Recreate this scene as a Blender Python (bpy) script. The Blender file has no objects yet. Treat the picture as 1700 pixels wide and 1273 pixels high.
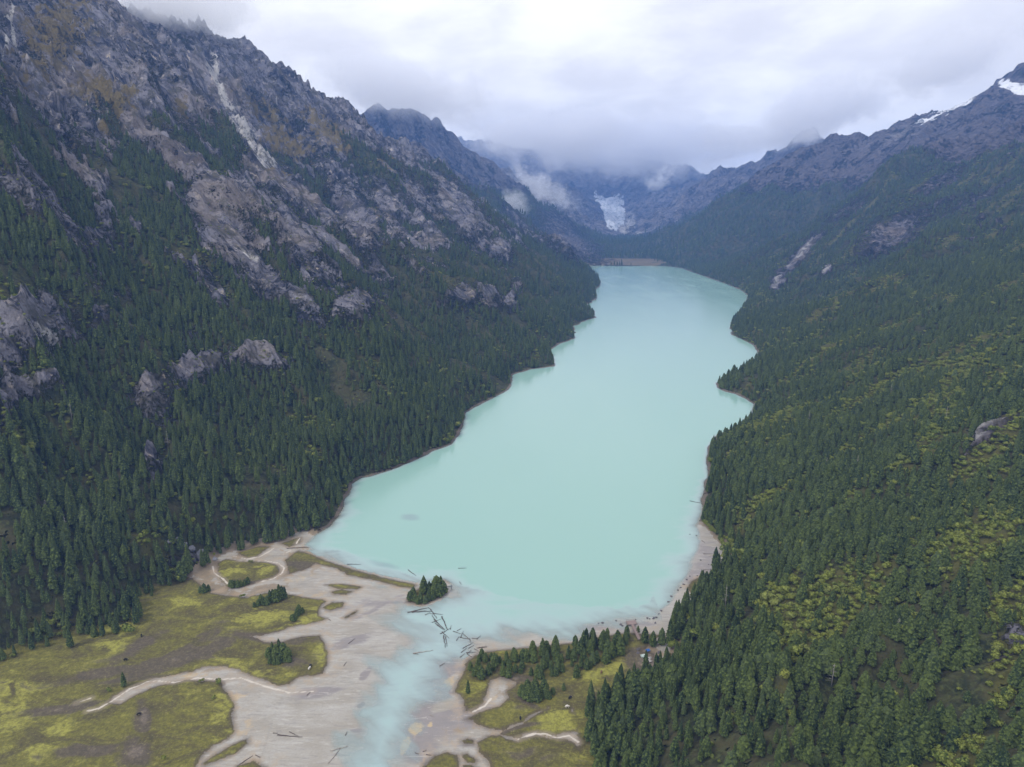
import bpy, math, random
import numpy as np
from mathutils import Vector
R = math.radians
random.seed(7); rng = np.random.default_rng(11)
scene = bpy.context.scene
C = scene.collection

# ------------------------------------------------------------------ camera
F_PX, CX, CY, CAM_H, PITCH = 1150.0, 850.0, 636.5, 250.0, R(14.0)
cam_d = bpy.data.cameras.new('camera'); cam = bpy.data.objects.new('camera', cam_d); C.objects.link(cam)
cam.location = (0, 0, CAM_H); cam.rotation_euler = (R(90) - PITCH, 0, 0)
cam_d.sensor_width = 36; cam_d.lens = F_PX / 1700 * 36
cam_d.clip_start = 1; cam_d.clip_end = 60000
scene.camera = cam

# ------------------------------------------------------------------ light
SUN_EL, SUN_AZ = R(50), R(232)
sun_d = bpy.data.lights.new('sun', 'SUN'); sun = bpy.data.objects.new('sun', sun_d); C.objects.link(sun)
sun_d.energy = 1.5; sun_d.angle = R(14); sun_d.color = (1.0, .97, .93)
sdir = Vector((math.sin(SUN_AZ) * math.cos(SUN_EL), math.cos(SUN_AZ) * math.cos(SUN_EL), math.sin(SUN_EL)))
sun.rotation_euler = sdir.to_track_quat('Z', 'Y').to_euler()

scene.view_settings.view_transform = 'Standard'; scene.view_settings.look = 'None'
scene.view_settings.gamma = 1; scene.view_settings.exposure = 0.53
scene.render.engine = 'CYCLES'
cy = scene.cycles
cy.max_bounces = 6; cy.diffuse_bounces = 2; cy.glossy_bounces = 2; cy.transparent_max_bounces = 8
cy.volume_bounces = 10; cy.volume_step_rate = 1.0; cy.volume_max_steps = 256
cy.use_denoising = True
cy.sample_clamp_indirect = 4

# ------------------------------------------------------------------ node helper
class NT:
    def __init__(s, tree): s.t = tree; s.t.nodes.clear()
    def n(s, typ, **kw):
        nd = s.t.nodes.new(typ)
        for k, v in kw.items():
            if k.startswith('_'): setattr(nd, k[1:], v)
        for k, v in kw.items():
            if not k.startswith('_'):
                key = int(k[1:]) if k[0] == 'i' and k[1:].isdigit() else k.replace('__', ' ')
                s.set(nd, key, v)
        return nd
    def set(s, nd, key, v):
        inp = nd.inputs[key]
        if isinstance(v, bpy.types.NodeSocket): s.t.links.new(v, inp)
        else:
            if inp.type == 'RGBA' and not hasattr(v, '__len__'): v = (v, v, v, 1)
            elif inp.type == 'RGBA' and len(v) == 3: v = (*v, 1)
            inp.default_value = v
    def math(s, op, a, b=0.0, clamp=False):
        return s.n('ShaderNodeMath', _operation=op, _use_clamp=clamp, i0=a, i1=b).outputs[0]
    def mix(s, f, a, b, mode='MIX'):
        m = s.n('ShaderNodeMix', _data_type='RGBA', _blend_type=mode)
        s.set(m, 0, f); s.set(m, 6, a); s.set(m, 7, b); return m.outputs[2]
    def ramp(s, f, lo, hi, a=0.0, b=1.0, smooth=True):
        m = s.n('ShaderNodeMapRange', _clamp=True, _interpolation_type='SMOOTHSTEP' if smooth else 'LINEAR')
        s.set(m, 'Value', f); s.set(m, 'From Min', lo); s.set(m, 'From Max', hi); s.set(m, 'To Min', a); s.set(m, 'To Max', b)
        return m.outputs[0]
    def attr(s, name, typ='GEOMETRY'):
        return s.n('ShaderNodeAttribute', _attribute_name=name, _attribute_type=typ).outputs['Fac']
    def mapped(s, vec, scale, rot=(0, 0, 0), loc=(0, 0, 0)):
        return s.n('ShaderNodeMapping', Vector=vec, Scale=scale, Rotation=rot, Location=loc).outputs[0]
    def noise(s, vec, scale=1.0, detail=5, rough=.55, dist=0.0):
        return s.n('ShaderNodeTexNoise', Vector=vec, Scale=scale, Detail=detail, Roughness=rough, Distortion=dist).outputs[0]
def material(name):
    m = bpy.data.materials.new(name); m.use_nodes = True
    t = NT(m.node_tree); out = t.n('ShaderNodeOutputMaterial'); return m, t, out
def simple_mat(name, col, rough=.8, var=.3, scale=2.0, metallic=0):
    m, t, out = material(name)
    co = t.n('ShaderNodeTexCoord').outputs['Object']
    f = t.noise(co, scale, 5)
    c = t.mix(f, tuple(x * (1 - var) for x in col), tuple(min(1, x * (1 + var)) for x in col))
    b = t.n('ShaderNodeBsdfPrincipled', Base__Color=c, Roughness=rough, Metallic=metallic)
    t.set(out, 'Surface', b.outputs[0]); return m

# ------------------------------------------------------------------ sky
world = bpy.data.worlds.new('World'); scene.world = world; world.use_nodes = True
t = NT(world.node_tree)
wo = t.n('ShaderNodeOutputWorld')
sky = t.n('ShaderNodeTexSky', _sky_type='NISHITA', _sun_disc=False, _sun_elevation=SUN_EL, _sun_rotation=SUN_AZ, _altitude=4000.0)
clear = t.mix(1.0, sky.outputs[0], (.09, .09, .09), 'MULTIPLY')
g = t.n('ShaderNodeTexCoord').outputs['Generated']
sp = t.n('ShaderNodeSeparateXYZ', Vector=g)
zz = t.math('ADD', t.math('MAXIMUM', sp.outputs[2], 0.0), .22)
pl = t.n('ShaderNodeCombineXYZ', X=t.math('DIVIDE', sp.outputs[0], zz), Y=t.math('DIVIDE', sp.outputs[1], zz), Z=0.0).outputs[0]
n1 = t.noise(pl, .75, 7, .50, .25)
n2 = t.noise(t.mapped(pl, (1, 1, 1), loc=(7, 3, 0)), 2.6, 7, .55, .3)
n3 = t.noise(t.mapped(g, (1, 1, 2.2), loc=(3, 1, 5)), 4.0, 6, .55, .3)
s_ = t.math('ADD', t.math('ADD', t.math('MULTIPLY', n1, .42), t.math('MULTIPLY', n2, .25)), t.math('MULTIPLY', n3, .33))
cl = t.mix(t.ramp(s_, .41, .57), (.72, .715, .745), (.97, .965, .98))
skyc = t.mix(.93, clear, cl)
bg = t.n('ShaderNodeBackground', Color=skyc, Strength=1.0)
t.set(wo, 'Surface', bg.outputs[0])

# ------------------------------------------------------------------ numpy tools
def ray(px, py):
    u = (np.asarray(px, float) - CX) / F_PX; v = (np.asarray(py, float) - CY) / F_PX
    c, s = math.cos(PITCH), math.sin(PITCH)
    return u, c - v * s, -s - v * c
def on_plane(px, py, z=0.0):            # a pixel to the world point at height z
    dx, dy, dz = ray(px, py); k = (z - CAM_H) / dz
    return dx * k, dy * k
def at_depth(px, py, y):                # a pixel to the world point at forward distance y
    dx, dy, dz = ray(px, py); k = y / dy
    return float(dx * k), float(y), float(CAM_H + dz * k)
def project(x, y, z):
    c, s = math.cos(PITCH), math.sin(PITCH)
    zz = z - CAM_H; d = y * c - zz * s; up = y * s + zz * c
    d = np.maximum(d, 1)
    return CX + F_PX * x / d, CY - F_PX * up / d, d

def _h(ix, iy, seed):
    h = (ix.astype(np.uint32) * np.uint32(374761393)) ^ (iy.astype(np.uint32) * np.uint32(668265263)) ^ np.uint32((seed * 2246822519 + 3266489917) & 0xffffffff)
    h = (h ^ (h >> np.uint32(13))) * np.uint32(1274126177)
    return h ^ (h >> np.uint32(16))
def pnoise(x, y, seed=0):
    x = np.asarray(x, np.float32); y = np.asarray(y, np.float32)
    xf = np.floor(x); yf = np.floor(y); fx = x - xf; fy = y - yf
    ix = xf.astype(np.int64); iy = yf.astype(np.int64)
    def gr(dx, dy):
        a = (_h(ix + dx, iy + dy, seed) & np.uint32(1023)).astype(np.float32) * np.float32(2 * math.pi / 1024)
        return np.cos(a) * (fx - dx) + np.sin(a) * (fy - dy)
    u = fx * fx * fx * (fx * (fx * 6 - 15) + 10); v = fy * fy * fy * (fy * (fy * 6 - 15) + 10)
    a = gr(0, 0); b = gr(1, 0); c = gr(0, 1); d = gr(1, 1)
    return ((a + (b - a) * u) * (1 - v) + (c + (d - c) * u) * v) * 1.5
def fbm(x, y, oct=5, seed=0, gain=.5, lac=2.03):
    s = 0; a = 1.0
    for i in range(oct):
        s = s + a * pnoise(x, y, seed + i * 17); x = x * lac + 13.7; y = y * lac - 7.1; a *= gain
    return s
def ridged(x, y, oct=5, seed=0, gain=.55, lac=2.05):
    s = 0; a = 1.0; w = 1.0
    for i in range(oct):
        n = 1 - np.abs(pnoise(x, y, seed + i * 31)) * 1.6
        n = n * np.abs(n); s = s + a * w * n; w = np.clip(n * 1.5, 0, 1)
        x = x * lac + 5.3; y = y * lac + 9.2; a *= gain
    return s
def sstep(a, b, x):
    k = np.clip((x - a) / (b - a), 0, 1); return k * k * (3 - 2 * k)
def seg_dist(X, Y, pts, closed=False):
    d = np.full(X.shape, 1e9, np.float32); n = len(pts)
    for i in range(n if closed else n - 1):
        x0, y0 = pts[i]; x1, y1 = pts[(i + 1) % n]
        vx, vy = x1 - x0, y1 - y0; L = vx * vx + vy * vy + 1e-9
        k = np.clip(((X - x0) * vx + (Y - y0) * vy) / L, 0, 1)
        d = np.minimum(d, (X - x0 - k * vx) ** 2 + (Y - y0 - k * vy) ** 2)
    return np.sqrt(d)
def sdf(X, Y, pts):                     # positive inside
    d = seg_dist(X, Y, pts, True); ins = np.zeros(X.shape, bool); n = len(pts)
    for i in range(n):
        x0, y0 = pts[i]; x1, y1 = pts[(i + 1) % n]
        c = (y0 > Y) != (y1 > Y)
        ins ^= c & (X < (x1 - x0) * (Y - y0) / (y1 - y0 + 1e-12) + x0)
    return np.where(ins, d, -d)
def gp(px_pts, z=0.0): return [tuple(float(q) for q in on_plane(a, b, z)) for a, b in px_pts]
def sub(pts, sx, ox, oy): return [(ox + a / sx, oy + b / sx) for a, b in pts]

# ------------------------------------------------------------------ plan of the valley (outlines on the ground)
LAKE = gp([(500,905),(520,887),(545,872),(560,858),(572,830),(585,803),(600,793),(615,790),(640,783),(680,768),(720,748),(748,738),(762,722),(770,700),(773,684),(795,672),(820,660),(846,645),(851,622),(880,613),(921,608),(919,594),(907,584),(930,570),(954,562),(953,541),(970,533),(989,527),(986,517),(972,507),(984,500),(991,495),(988,482),(998,471),(994,462),(983,452),(966,441),
  (1000,441),(1040,442),(1080,441),(1106,442),(1131,445),(1176,461),(1205,471),(1230,481),(1242,491),(1237,505),(1224,521),(1211,540),(1217,556),(1234,564),(1250,572),(1259,586),(1250,600),(1238,607),(1224,616),(1209,623),(1189,636),(1190,643),(1205,650),(1220,654),(1240,662),(1252,671),(1248,690),(1232,705),(1215,714),(1192,722),(1176,740),(1173,760),(1176,790),(1169,811),(1165,848),(1160,875),(1163,900),
  (1155,925),(1146,949),(1128,982),(1109,1002),(1095,1018),(1083,1025),(1050,1029),(1009,1032),(956,1045),(900,1049),(850,1052),(800,1056),(775,1066),(745,1098),(722,1130),(700,1165),(690,1200),(672,1235),(650,1280),(640,1420),(560,1420),(588,1280),(598,1230),(603,1180),(620,1135),(640,1105),(668,1080),(690,1055),(662,1040),(650,1022),(678,1008),(700,1004),(735,994),(751,985),(748,972),(735,964),(712,968),(688,968),(650,960),(600,947),(560,934),(530,921)])
FLAT = gp([(-500,1330),(-260,1190),(-100,1140),(0,1105),(60,1082),(120,1062),(215,1056),(232,1040),(238,1000),(275,982),(300,968),(335,955),(365,925),(395,915),(440,905),(470,900),(505,880),(530,900),(700,960),(900,1000),(1060,1010),(1120,960),(1150,900),(1162,872),(1176,885),(1196,905),(1196,930),(1180,955),(1160,975),(1146,991),(1128,1015),(1114,1033),(1114,1060),(1102,1088),(1080,1116),(1045,1138),(1008,1152),(978,1165),(966,1190),(972,1225),(985,1273),(1000,1400),(1000,1700),(-900,1700)])
# grass on the delta, drawn on the ground
GRASS = [
 [(-500,1290),(-260,1150),(-100,1110),(0,1080),(60,1055),(120,1035),(205,1030),(222,1010),(226,985),(275,962),(300,955),(320,962),(350,985),(376,990),(410,993),(440,985),(476,987),(505,993),(535,996),(540,1000),(530,1012),(529,1024),(543,1027),(520,1035),(500,1038),(480,1042),(462,1050),(435,1056),(412,1056),(390,1052),(420,1058),(440,1068),(470,1066),(500,1058),(530,1056),(538,1068),(543,1085),(543,1105),(535,1118),(520,1122),(495,1124),(480,1136),(464,1139),(440,1130),(418,1123),(395,1112),(375,1107),(340,1107),(318,1116),(270,1124),(230,1138),(190,1155),(180,1168),(200,1170),(225,1155),(260,1140),(310,1131),(365,1132),(372,1145),(388,1170),(386,1195),(388,1215),(378,1228),(352,1240),(330,1262),(310,1300),(290,1420),(-900,1700)],
 [(362,936),(374,929),(395,932),(422,932),(445,934),(462,940),(464,950),(455,958),(430,967),(405,975),(385,978),(370,970),(362,955)],
 [(395,918),(430,908),(448,908),(425,925),(410,927)],
 [(465,902),(500,892),(498,902),(480,908)],
 [(474,930),(495,914),(510,920),(525,934),(510,945),(480,953)],
 [(496,914),(515,921),(540,931),(590,947),(640,960),(690,971),(687,977),(660,973),(620,963),(578,955),(560,944),(530,937),(510,930)],
 [(540,971),(570,970),(600,975),(592,979),(560,977)],[(550,983),(565,979),(586,982),(575,987),(556,987)],
 [(535,1010),(552,1000),(570,1000),(568,1008),(548,1014)],[(571,1025),(592,1014),(590,1019),(574,1027)],
 [(336,1269),(360,1253),(390,1236),(410,1227),(412,1235),(392,1250),(362,1264),(340,1272)],
 [(395,1273),(420,1266),(440,1275),(430,1420),(380,1420)],
 [(676,1000),(683,985),(700,975),(736,972),(740,984),(725,994),(700,1004)],
 sub([(540,325),(570,250),(610,190),(640,80),(700,40),(800,10),(1100,-20),(1500,-60),(1650,-100),(1900,-140),(2150,-120),(2000,20),(1800,90),(1700,130),(1680,220),(1600,260),(1450,480),(1540,520),(1560,600),(1500,640),(1380,660),(1290,680),(1180,650),(1080,665),(1040,690),(950,680),(905,655),(1000,610),(1080,575),(1150,520),(1280,455),(1150,505),(1060,575),(985,590),(950,615),(890,625),(800,612),(740,585),(690,560),(625,545),(700,500),(790,470),(900,440),(960,380),(950,320),(1000,290),(1040,245),(980,235),(900,205),(820,235),(790,330),(760,420),(690,478),(630,475),(610,400),(580,350)], 4.722, 640, 1080),
 sub([(720,720),(800,675),(900,668),(960,700),(1040,720),(1060,690),(1180,665),(1270,695),(1400,695),(1480,730),(1540,800),(1540,1000),(1540,1600),(820,1600),(830,900),(800,860),(740,800)], 4.722, 640, 1080),
 sub([(300,905),(380,830),(470,805),(560,820),(575,880),(560,950),(300,1200),(150,1200)], 4.722, 640, 1080),
 sub([(600,820),(640,810),(710,860),(700,885),(640,880)], 4.722, 640, 1080),
 sub([(595,710),(640,695),(690,705),(690,740),(630,748)], 4.722, 640, 1080),
 sub([(610,905),(670,900),(720,930),(760,1200),(600,1200)], 4.722, 640, 1080),
 [(930,1135),(965,1118),(1010,1098),(1040,1078),(1085,1085),(1090,1105),(1070,1140),(1020,1160),(1000,1190),(1005,1240),(1030,1300),(1030,1420),(960,1420),(950,1300),(960,1230),(950,1180)],
 [(1141,978),(1148,965),(1170,955),(1188,960),(1180,972),(1150,985)],
]
GRASS = [gp(p) for p in GRASS]
PALE = [gp(p) for p in [
 [(146,1182),(165,1178),(190,1162),(215,1145),(245,1133),(262,1131),(290,1134),(330,1126),(365,1129),(400,1126),(425,1135),(450,1143),(480,1150),(520,1148)],
 [(128,1168),(150,1161)],
 [(395,932),(440,931),(462,935),(472,943),(468,952),(455,960),(430,968)],
 [(388,924),(410,928),(430,925),(448,915),(455,910)],[(353,940),(356,952),(370,962),(378,970)],
 [(860,1228),(885,1220),(905,1220),(925,1226),(945,1222),(960,1233)],[(785,1182),(805,1172),(815,1160)],
 [(1168,960),(1180,963),(1190,967)],[(470,920),(483,914)],[(498,893),(492,903)]]]

# ------------------------------------------------------------------ the big relief: ridges and floors, relaxed into one surface
X0, X1, Y0, Y1, CELL = -3600.0, 4800.0, -500.0, 11000.0, 20.0
def ridge(*p): return [at_depth(*q) for q in p]
LINES = [
 # left side: near crest out of frame, buttress, main crest down to the cape
 [(-900,-500,430),(-960,200,540),(-1010,900,660),(-1000,1250,700)] + ridge((40,-75,1500),(110,-50,1600),(175,-2,1650),(215,25,1650),(300,82,1640),(350,135,1600),(420,215,1540),(458,270,1480),(560,400,1350)),
 ridge((60,-20,2100),(230,5,2050),(290,22,2040),(322,30,2040),(372,55,2050),(442,91,2100),(483,111,2170),(508,141,2230),(553,176,2330),(593,192,2420),(623,202,2500),(654,224,2580),(682,238,2640),(703,262,2680),(740,295,2730),(814,358,2760),(863,380,2740),(921,405,2680),(962,438,2620),(995,463,2520)),
 ridge((290,118,1790),(335,165,1770),(400,240,1745),(455,310,1700),(540,400,1620)),
 ridge((560,200,3300),(674,234,3300),(765,280,3500),(818,315,3650),(880,385,3700),(935,420,3650)),
 ridge((560,170,4300),(640,172,4350),(700,192,4450),(720,196,4500),(740,212,4550),(765,238,4650),(798,254,4750),(830,281,4850),(870,315,4900),(913,347,4950),(954,356,5000),(979,368,5000),(1003,393,4900),(1016,413,4700)),
 ridge((790,262,5800),(840,276,5800),(872,290,5850),(890,291,5850),(905,299,5850),(913,304,5850),(929,306,5850),(950,331,5900),(962,345,5900),(975,372,5800)),
 ridge((900,280,6700),(946,306,6700),(970,327,6650),(990,352,6500),(1006,390,6200)),
 ridge((650,200,8800),(800,230,9000),(900,250,9000),(1000,258,9000),(1090,266,8800),(1150,280,8200),(1190,300,7800)),
 ridge((1190,275,7000),(1135,325,6700),(1100,345,6500),(1062,372,6200)),
 # right side
 ridge((1480,262,5500),(1400,240,5500),(1350,214,5600),(1317,224,5600),(1282,250,5650),(1262,264,5700),(1237,273,5800),(1202,281,5900),(1172,291,6000),(1145,335,5700),(1115,380,5200)),
 ridge((1112,424,3600),(1131,392,3700),(1177,352,3850),(1242,310,4000),(1282,270,4050),(1328,247,4100),(1358,244,4100),(1393,228,4100),(1426,215,4100),(1443,222,4050),(1473,204,4000),(1519,192,3950),(1579,172,3850),(1629,150,3750),(1654,135,3700),(1664,113,3700),(1700,105,3650),(1800,40,3500),(2000,-60,3200)),
 ridge((1262,482,2150),(1302,440,2300),(1353,388,2470),(1403,343,2580),(1453,298,2680),(1503,258,2760),(1574,227,2820),(1604,217,2840),(1654,214,2820),(1700,214,2760),(1820,180,2640),(2000,120,2300)),
 ridge((1225,535,1560),(1300,500,1720),(1403,446,1880),(1554,402,1960),(1700,330,1950)),
 [(1600,1500,470),(1300,700,380),(1100,100,330),(1000,-500,300)],
 ridge((1196,905,490),),
 # floors and far edges
 [(380,3500,2),(560,3500,2),(740,3480,2)],[(400,3900,4),(600,3900,4),(800,3850,6)],[(430,4500,12),(620,4500,12),(900,4500,20)],[(520,5000,24),(760,5050,24),(1000,5050,35)],[(720,5500,50),(900,5500,50),(1050,5500,60)],
 [(860,6000,62),(960,6400,110),(1000,7000,200),(1080,7800,345),(1100,8300,500)],
 [(-3300,-500,60),(-3300,10500,60)],[(4600,-500,60),(4600,10500,60)],[(-3300,10500,60),(4600,10500,60)],
 [(-1700,2900,150),(-900,3000,160),(-200,3050,110)],[(-1500,3900,160),(-300,4050,140),(250,4100,70)],[(-900,5400,170),(100,5400,160),(420,5300,80)],[(-600,6300,230),(300,6350,180),(640,6100,90)],
 [(1500,4700,260),(1250,4600,120),(1000,4500,45)],
 [(1500,3250,200),(1150,3000,90),(900,2800,25)],
]
def relax():
    f = None
    for cell in (320.0, 160.0, 80.0, 40.0, 20.0):
        nx = int((X1 - X0) / cell) + 1; ny = int((Y1 - Y0) / cell) + 1
        gx = X0 + np.arange(nx) * cell; gy = Y0 + np.arange(ny) * cell
        GX, GY = np.meshgrid(gx, gy)
        mask = np.zeros(GX.shape, bool); val = np.zeros(GX.shape); 
        for L in LINES:
            for i in range(max(1, len(L) - 1)):
                a = np.array(L[i]); b = np.array(L[min(i + 1, len(L) - 1)])
                n = max(2, int(np.hypot(*(b - a)[:2]) / (cell * .45)) + 1)
                for k in np.linspace(0, 1, n):
                    p = a + (b - a) * k
                    ix = int(round((p[0] - X0) / cell)); iy = int(round((p[1] - Y0) / cell))
                    if 0 <= ix < nx and 0 <= iy < ny: mask[iy, ix] = True; val[iy, ix] = p[2]
        low = np.maximum(sdf(GX, GY, LAKE), sdf(GX, GY, FLAT)) > 0
        mask |= low; val[low] = 0
        if f is None: f = np.full(GX.shape, 150.0)
        else:
            py, px_ = f.shape
            sx = np.clip((gx - X0) / (cell * 2), 0, px_ - 1.001); sy = np.clip((gy - Y0) / (cell * 2), 0, py - 1.001)
            ix = sx.astype(int); iy = sy.astype(int); fx = sx - ix; fy = (sy - iy)[:, None]
            a = f[iy][:, ix] * (1 - fx) + f[iy][:, ix + 1] * fx; b = f[iy + 1][:, ix] * (1 - fx) + f[iy + 1][:, ix + 1] * fx
            f = a * (1 - fy) + b * fy
        f[mask] = val[mask]
        for it in range(260 if cell > 30 else 120):
            p = np.pad(f, 1, mode='edge')
            f = .25 * (p[:-2, 1:-1] + p[2:, 1:-1] + p[1:-1, :-2] + p[1:-1, 2:]); f[mask] = val[mask]
    # a light blur rounds the kinks on the ridge lines
    for it in range(2):
        p = np.pad(f, 1, mode='edge'); f = .5 * f + .125 * (p[:-2, 1:-1] + p[2:, 1:-1] + p[1:-1, :-2] + p[1:-1, 2:])
    return f
BASE = relax()
def base_h(x, y):
    sx = np.clip((x - X0) / CELL, 0, BASE.shape[1] - 1.001); sy = np.clip((y - Y0) / CELL, 0, BASE.shape[0] - 1.001)
    ix = sx.astype(int); iy = sy.astype(int); fx = sx - ix; fy = sy - iy
    fx = fx * fx * (3 - 2 * fx) * .5 + fx * .5; fy = fy * fy * (3 - 2 * fy) * .5 + fy * .5
    return (BASE[iy, ix] * (1 - fx) + BASE[iy, ix + 1] * fx) * (1 - fy) + (BASE[iy + 1, ix] * (1 - fx) + BASE[iy + 1, ix + 1] * fx) * fy

# what covers the slopes, marked where it lies: (px, py, half width, half height, tilt deg, strength)
ROCK = [(65,540,68,38,5,1.),(30,322,45,20,30,.8),(171,407,32,14,0,.8),(110,370,60,14,60,.7),(345,330,40,28,30,.9),(372,385,75,32,48,1.),(430,455,45,22,60,1.),(347,483,32,18,40,.8),(390,330,60,26,25,.8),
 (490,400,60,22,55,.9),(590,365,62,24,62,1.),(640,330,40,20,50,.8),(660,380,40,16,45,.6),(503,505,55,16,35,.9),(598,515,28,30,70,.9),(764,350,52,24,55,1.),(700,330,50,20,50,.7),(830,417,20,16,45,.9),(815,500,18,14,30,.9),(770,495,26,18,10,.9),(848,505,10,16,20,.9),(740,500,20,12,0,.7),
 (248,665,28,34,0,.9),(328,625,55,20,0,.9),(435,605,46,20,5,.9),(250,778,14,20,0,.8),(53,655,50,18,0,.9),(15,595,30,25,0,.9),(150,430,30,90,-20,.45),(300,560,40,15,30,.4),(460,480,30,10,45,.8),
 (10,690,20,25,0,.7),(540,460,20,12,40,.7),(560,290,60,20,40,.7),(450,300,50,25,45,.9),(690,440,30,8,40,.5),(860,470,16,8,40,.6),(170,530,14,12,0,.7),(312,943,40,10,0,.6),(860,365,40,9,50,.6),
 (1480,385,62,26,-25,.75),(1370,450,8,12,30,1.),(1330,420,40,9,-48,1.),(1292,462,20,8,-55,.9),(1560,300,60,10,-30,.55),(1620,330,90,10,-28,.5),(1400,350,50,12,-35,.5),(1540,350,90,9,-30,.5),(1650,728,58,4,-33,1.),(1692,1068,16,26,-35,1.1),(1565,985,16,14,0,.35),(1655,1085,26,8,-30,.5),
 (945,400,60,22,30,.7),(930,370,40,14,30,.6),(1440,480,25,6,-35,.4),(1500,395,30,8,0,.4)]
SHRUB = [(1620,910,110,60,-20,1.),(1500,1010,60,22,-25,.5),(1330,870,46,20,-50,.5),(1200,915,26,30,50,.9),(1180,885,14,22,50,.9),(1220,930,18,14,0,1.),(1300,910,20,30,0,.5),(1450,660,120,16,-28,.8),(1600,590,130,22,-28,.9),(1380,700,60,14,-30,.5),(1560,690,100,26,-28,.7),
 (1660,630,60,40,-30,.7),(1520,760,110,24,-35,.7),(1400,840,60,18,-50,.6),(1360,520,90,8,-34,.9),(1570,505,28,12,-20,1.),(1300,570,60,8,-25,.6),(1500,540,80,12,-28,.5),(1430,620,60,10,-28,.8),(1260,490,10,20,-55,.8),(1300,445,20,10,-50,.8),(1290,705,45,8,-12,.9),(1640,820,70,26,-25,.5),
 (1400,950,40,16,-20,.6),(1240,600,12,8,0,.6),(1590,960,50,14,-20,.7),
 (510,700,60,34,20,.6),(490,640,40,12,30,.4),(20,730,30,30,0,.9),(260,600,60,16,20,.4),(300,840,90,30,0,.35),(480,790,50,20,0,.35),(250,910,60,30,0,.6),(90,1050,60,22,0,.6),(620,790,20,6,0,.9),(640,560,60,16,40,.35),(420,560,50,14,30,.4),(560,470,60,14,50,.4),(720,640,50,8,20,.3),(60,480,60,12,10,.4),(900,600,14,6,0,.6),(330,890,60,16,0,.5),(380,810,40,20,0,.3)]
OCHRE = [(90,60,120,60,-50,.8),(170,160,50,26,20,1.),(200,190,40,22,-40,1.),(300,180,22,16,0,.9),(180,230,16,14,0,.9),(440,190,60,20,40,.7),(480,240,60,30,30,.8),(560,230,110,24,38,.8),(640,270,60,16,35,.6),(90,240,80,16,25,.5),(620,350,50,8,55,.5),(470,300,20,10,0,.7),(700,300,60,10,40,.4),(1520,250,60,20,-20,.2)]
def paint(px, py, blobs):
    m = np.zeros(px.shape, np.float32)
    for cx, cy_, rx, ry, a, s in blobs:
        ca, sa = math.cos(R(a)), math.sin(R(a)); dx = px - cx; dy = py - cy_
        q = ((dx * ca + dy * sa) / rx) ** 2 + ((-dx * sa + dy * ca) / ry) ** 2
        m = np.maximum(m, s * np.exp(-q * (.62 if blobs is ROCK else .9)).astype(np.float32))
    return m
CLIFF_K = {}
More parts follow.
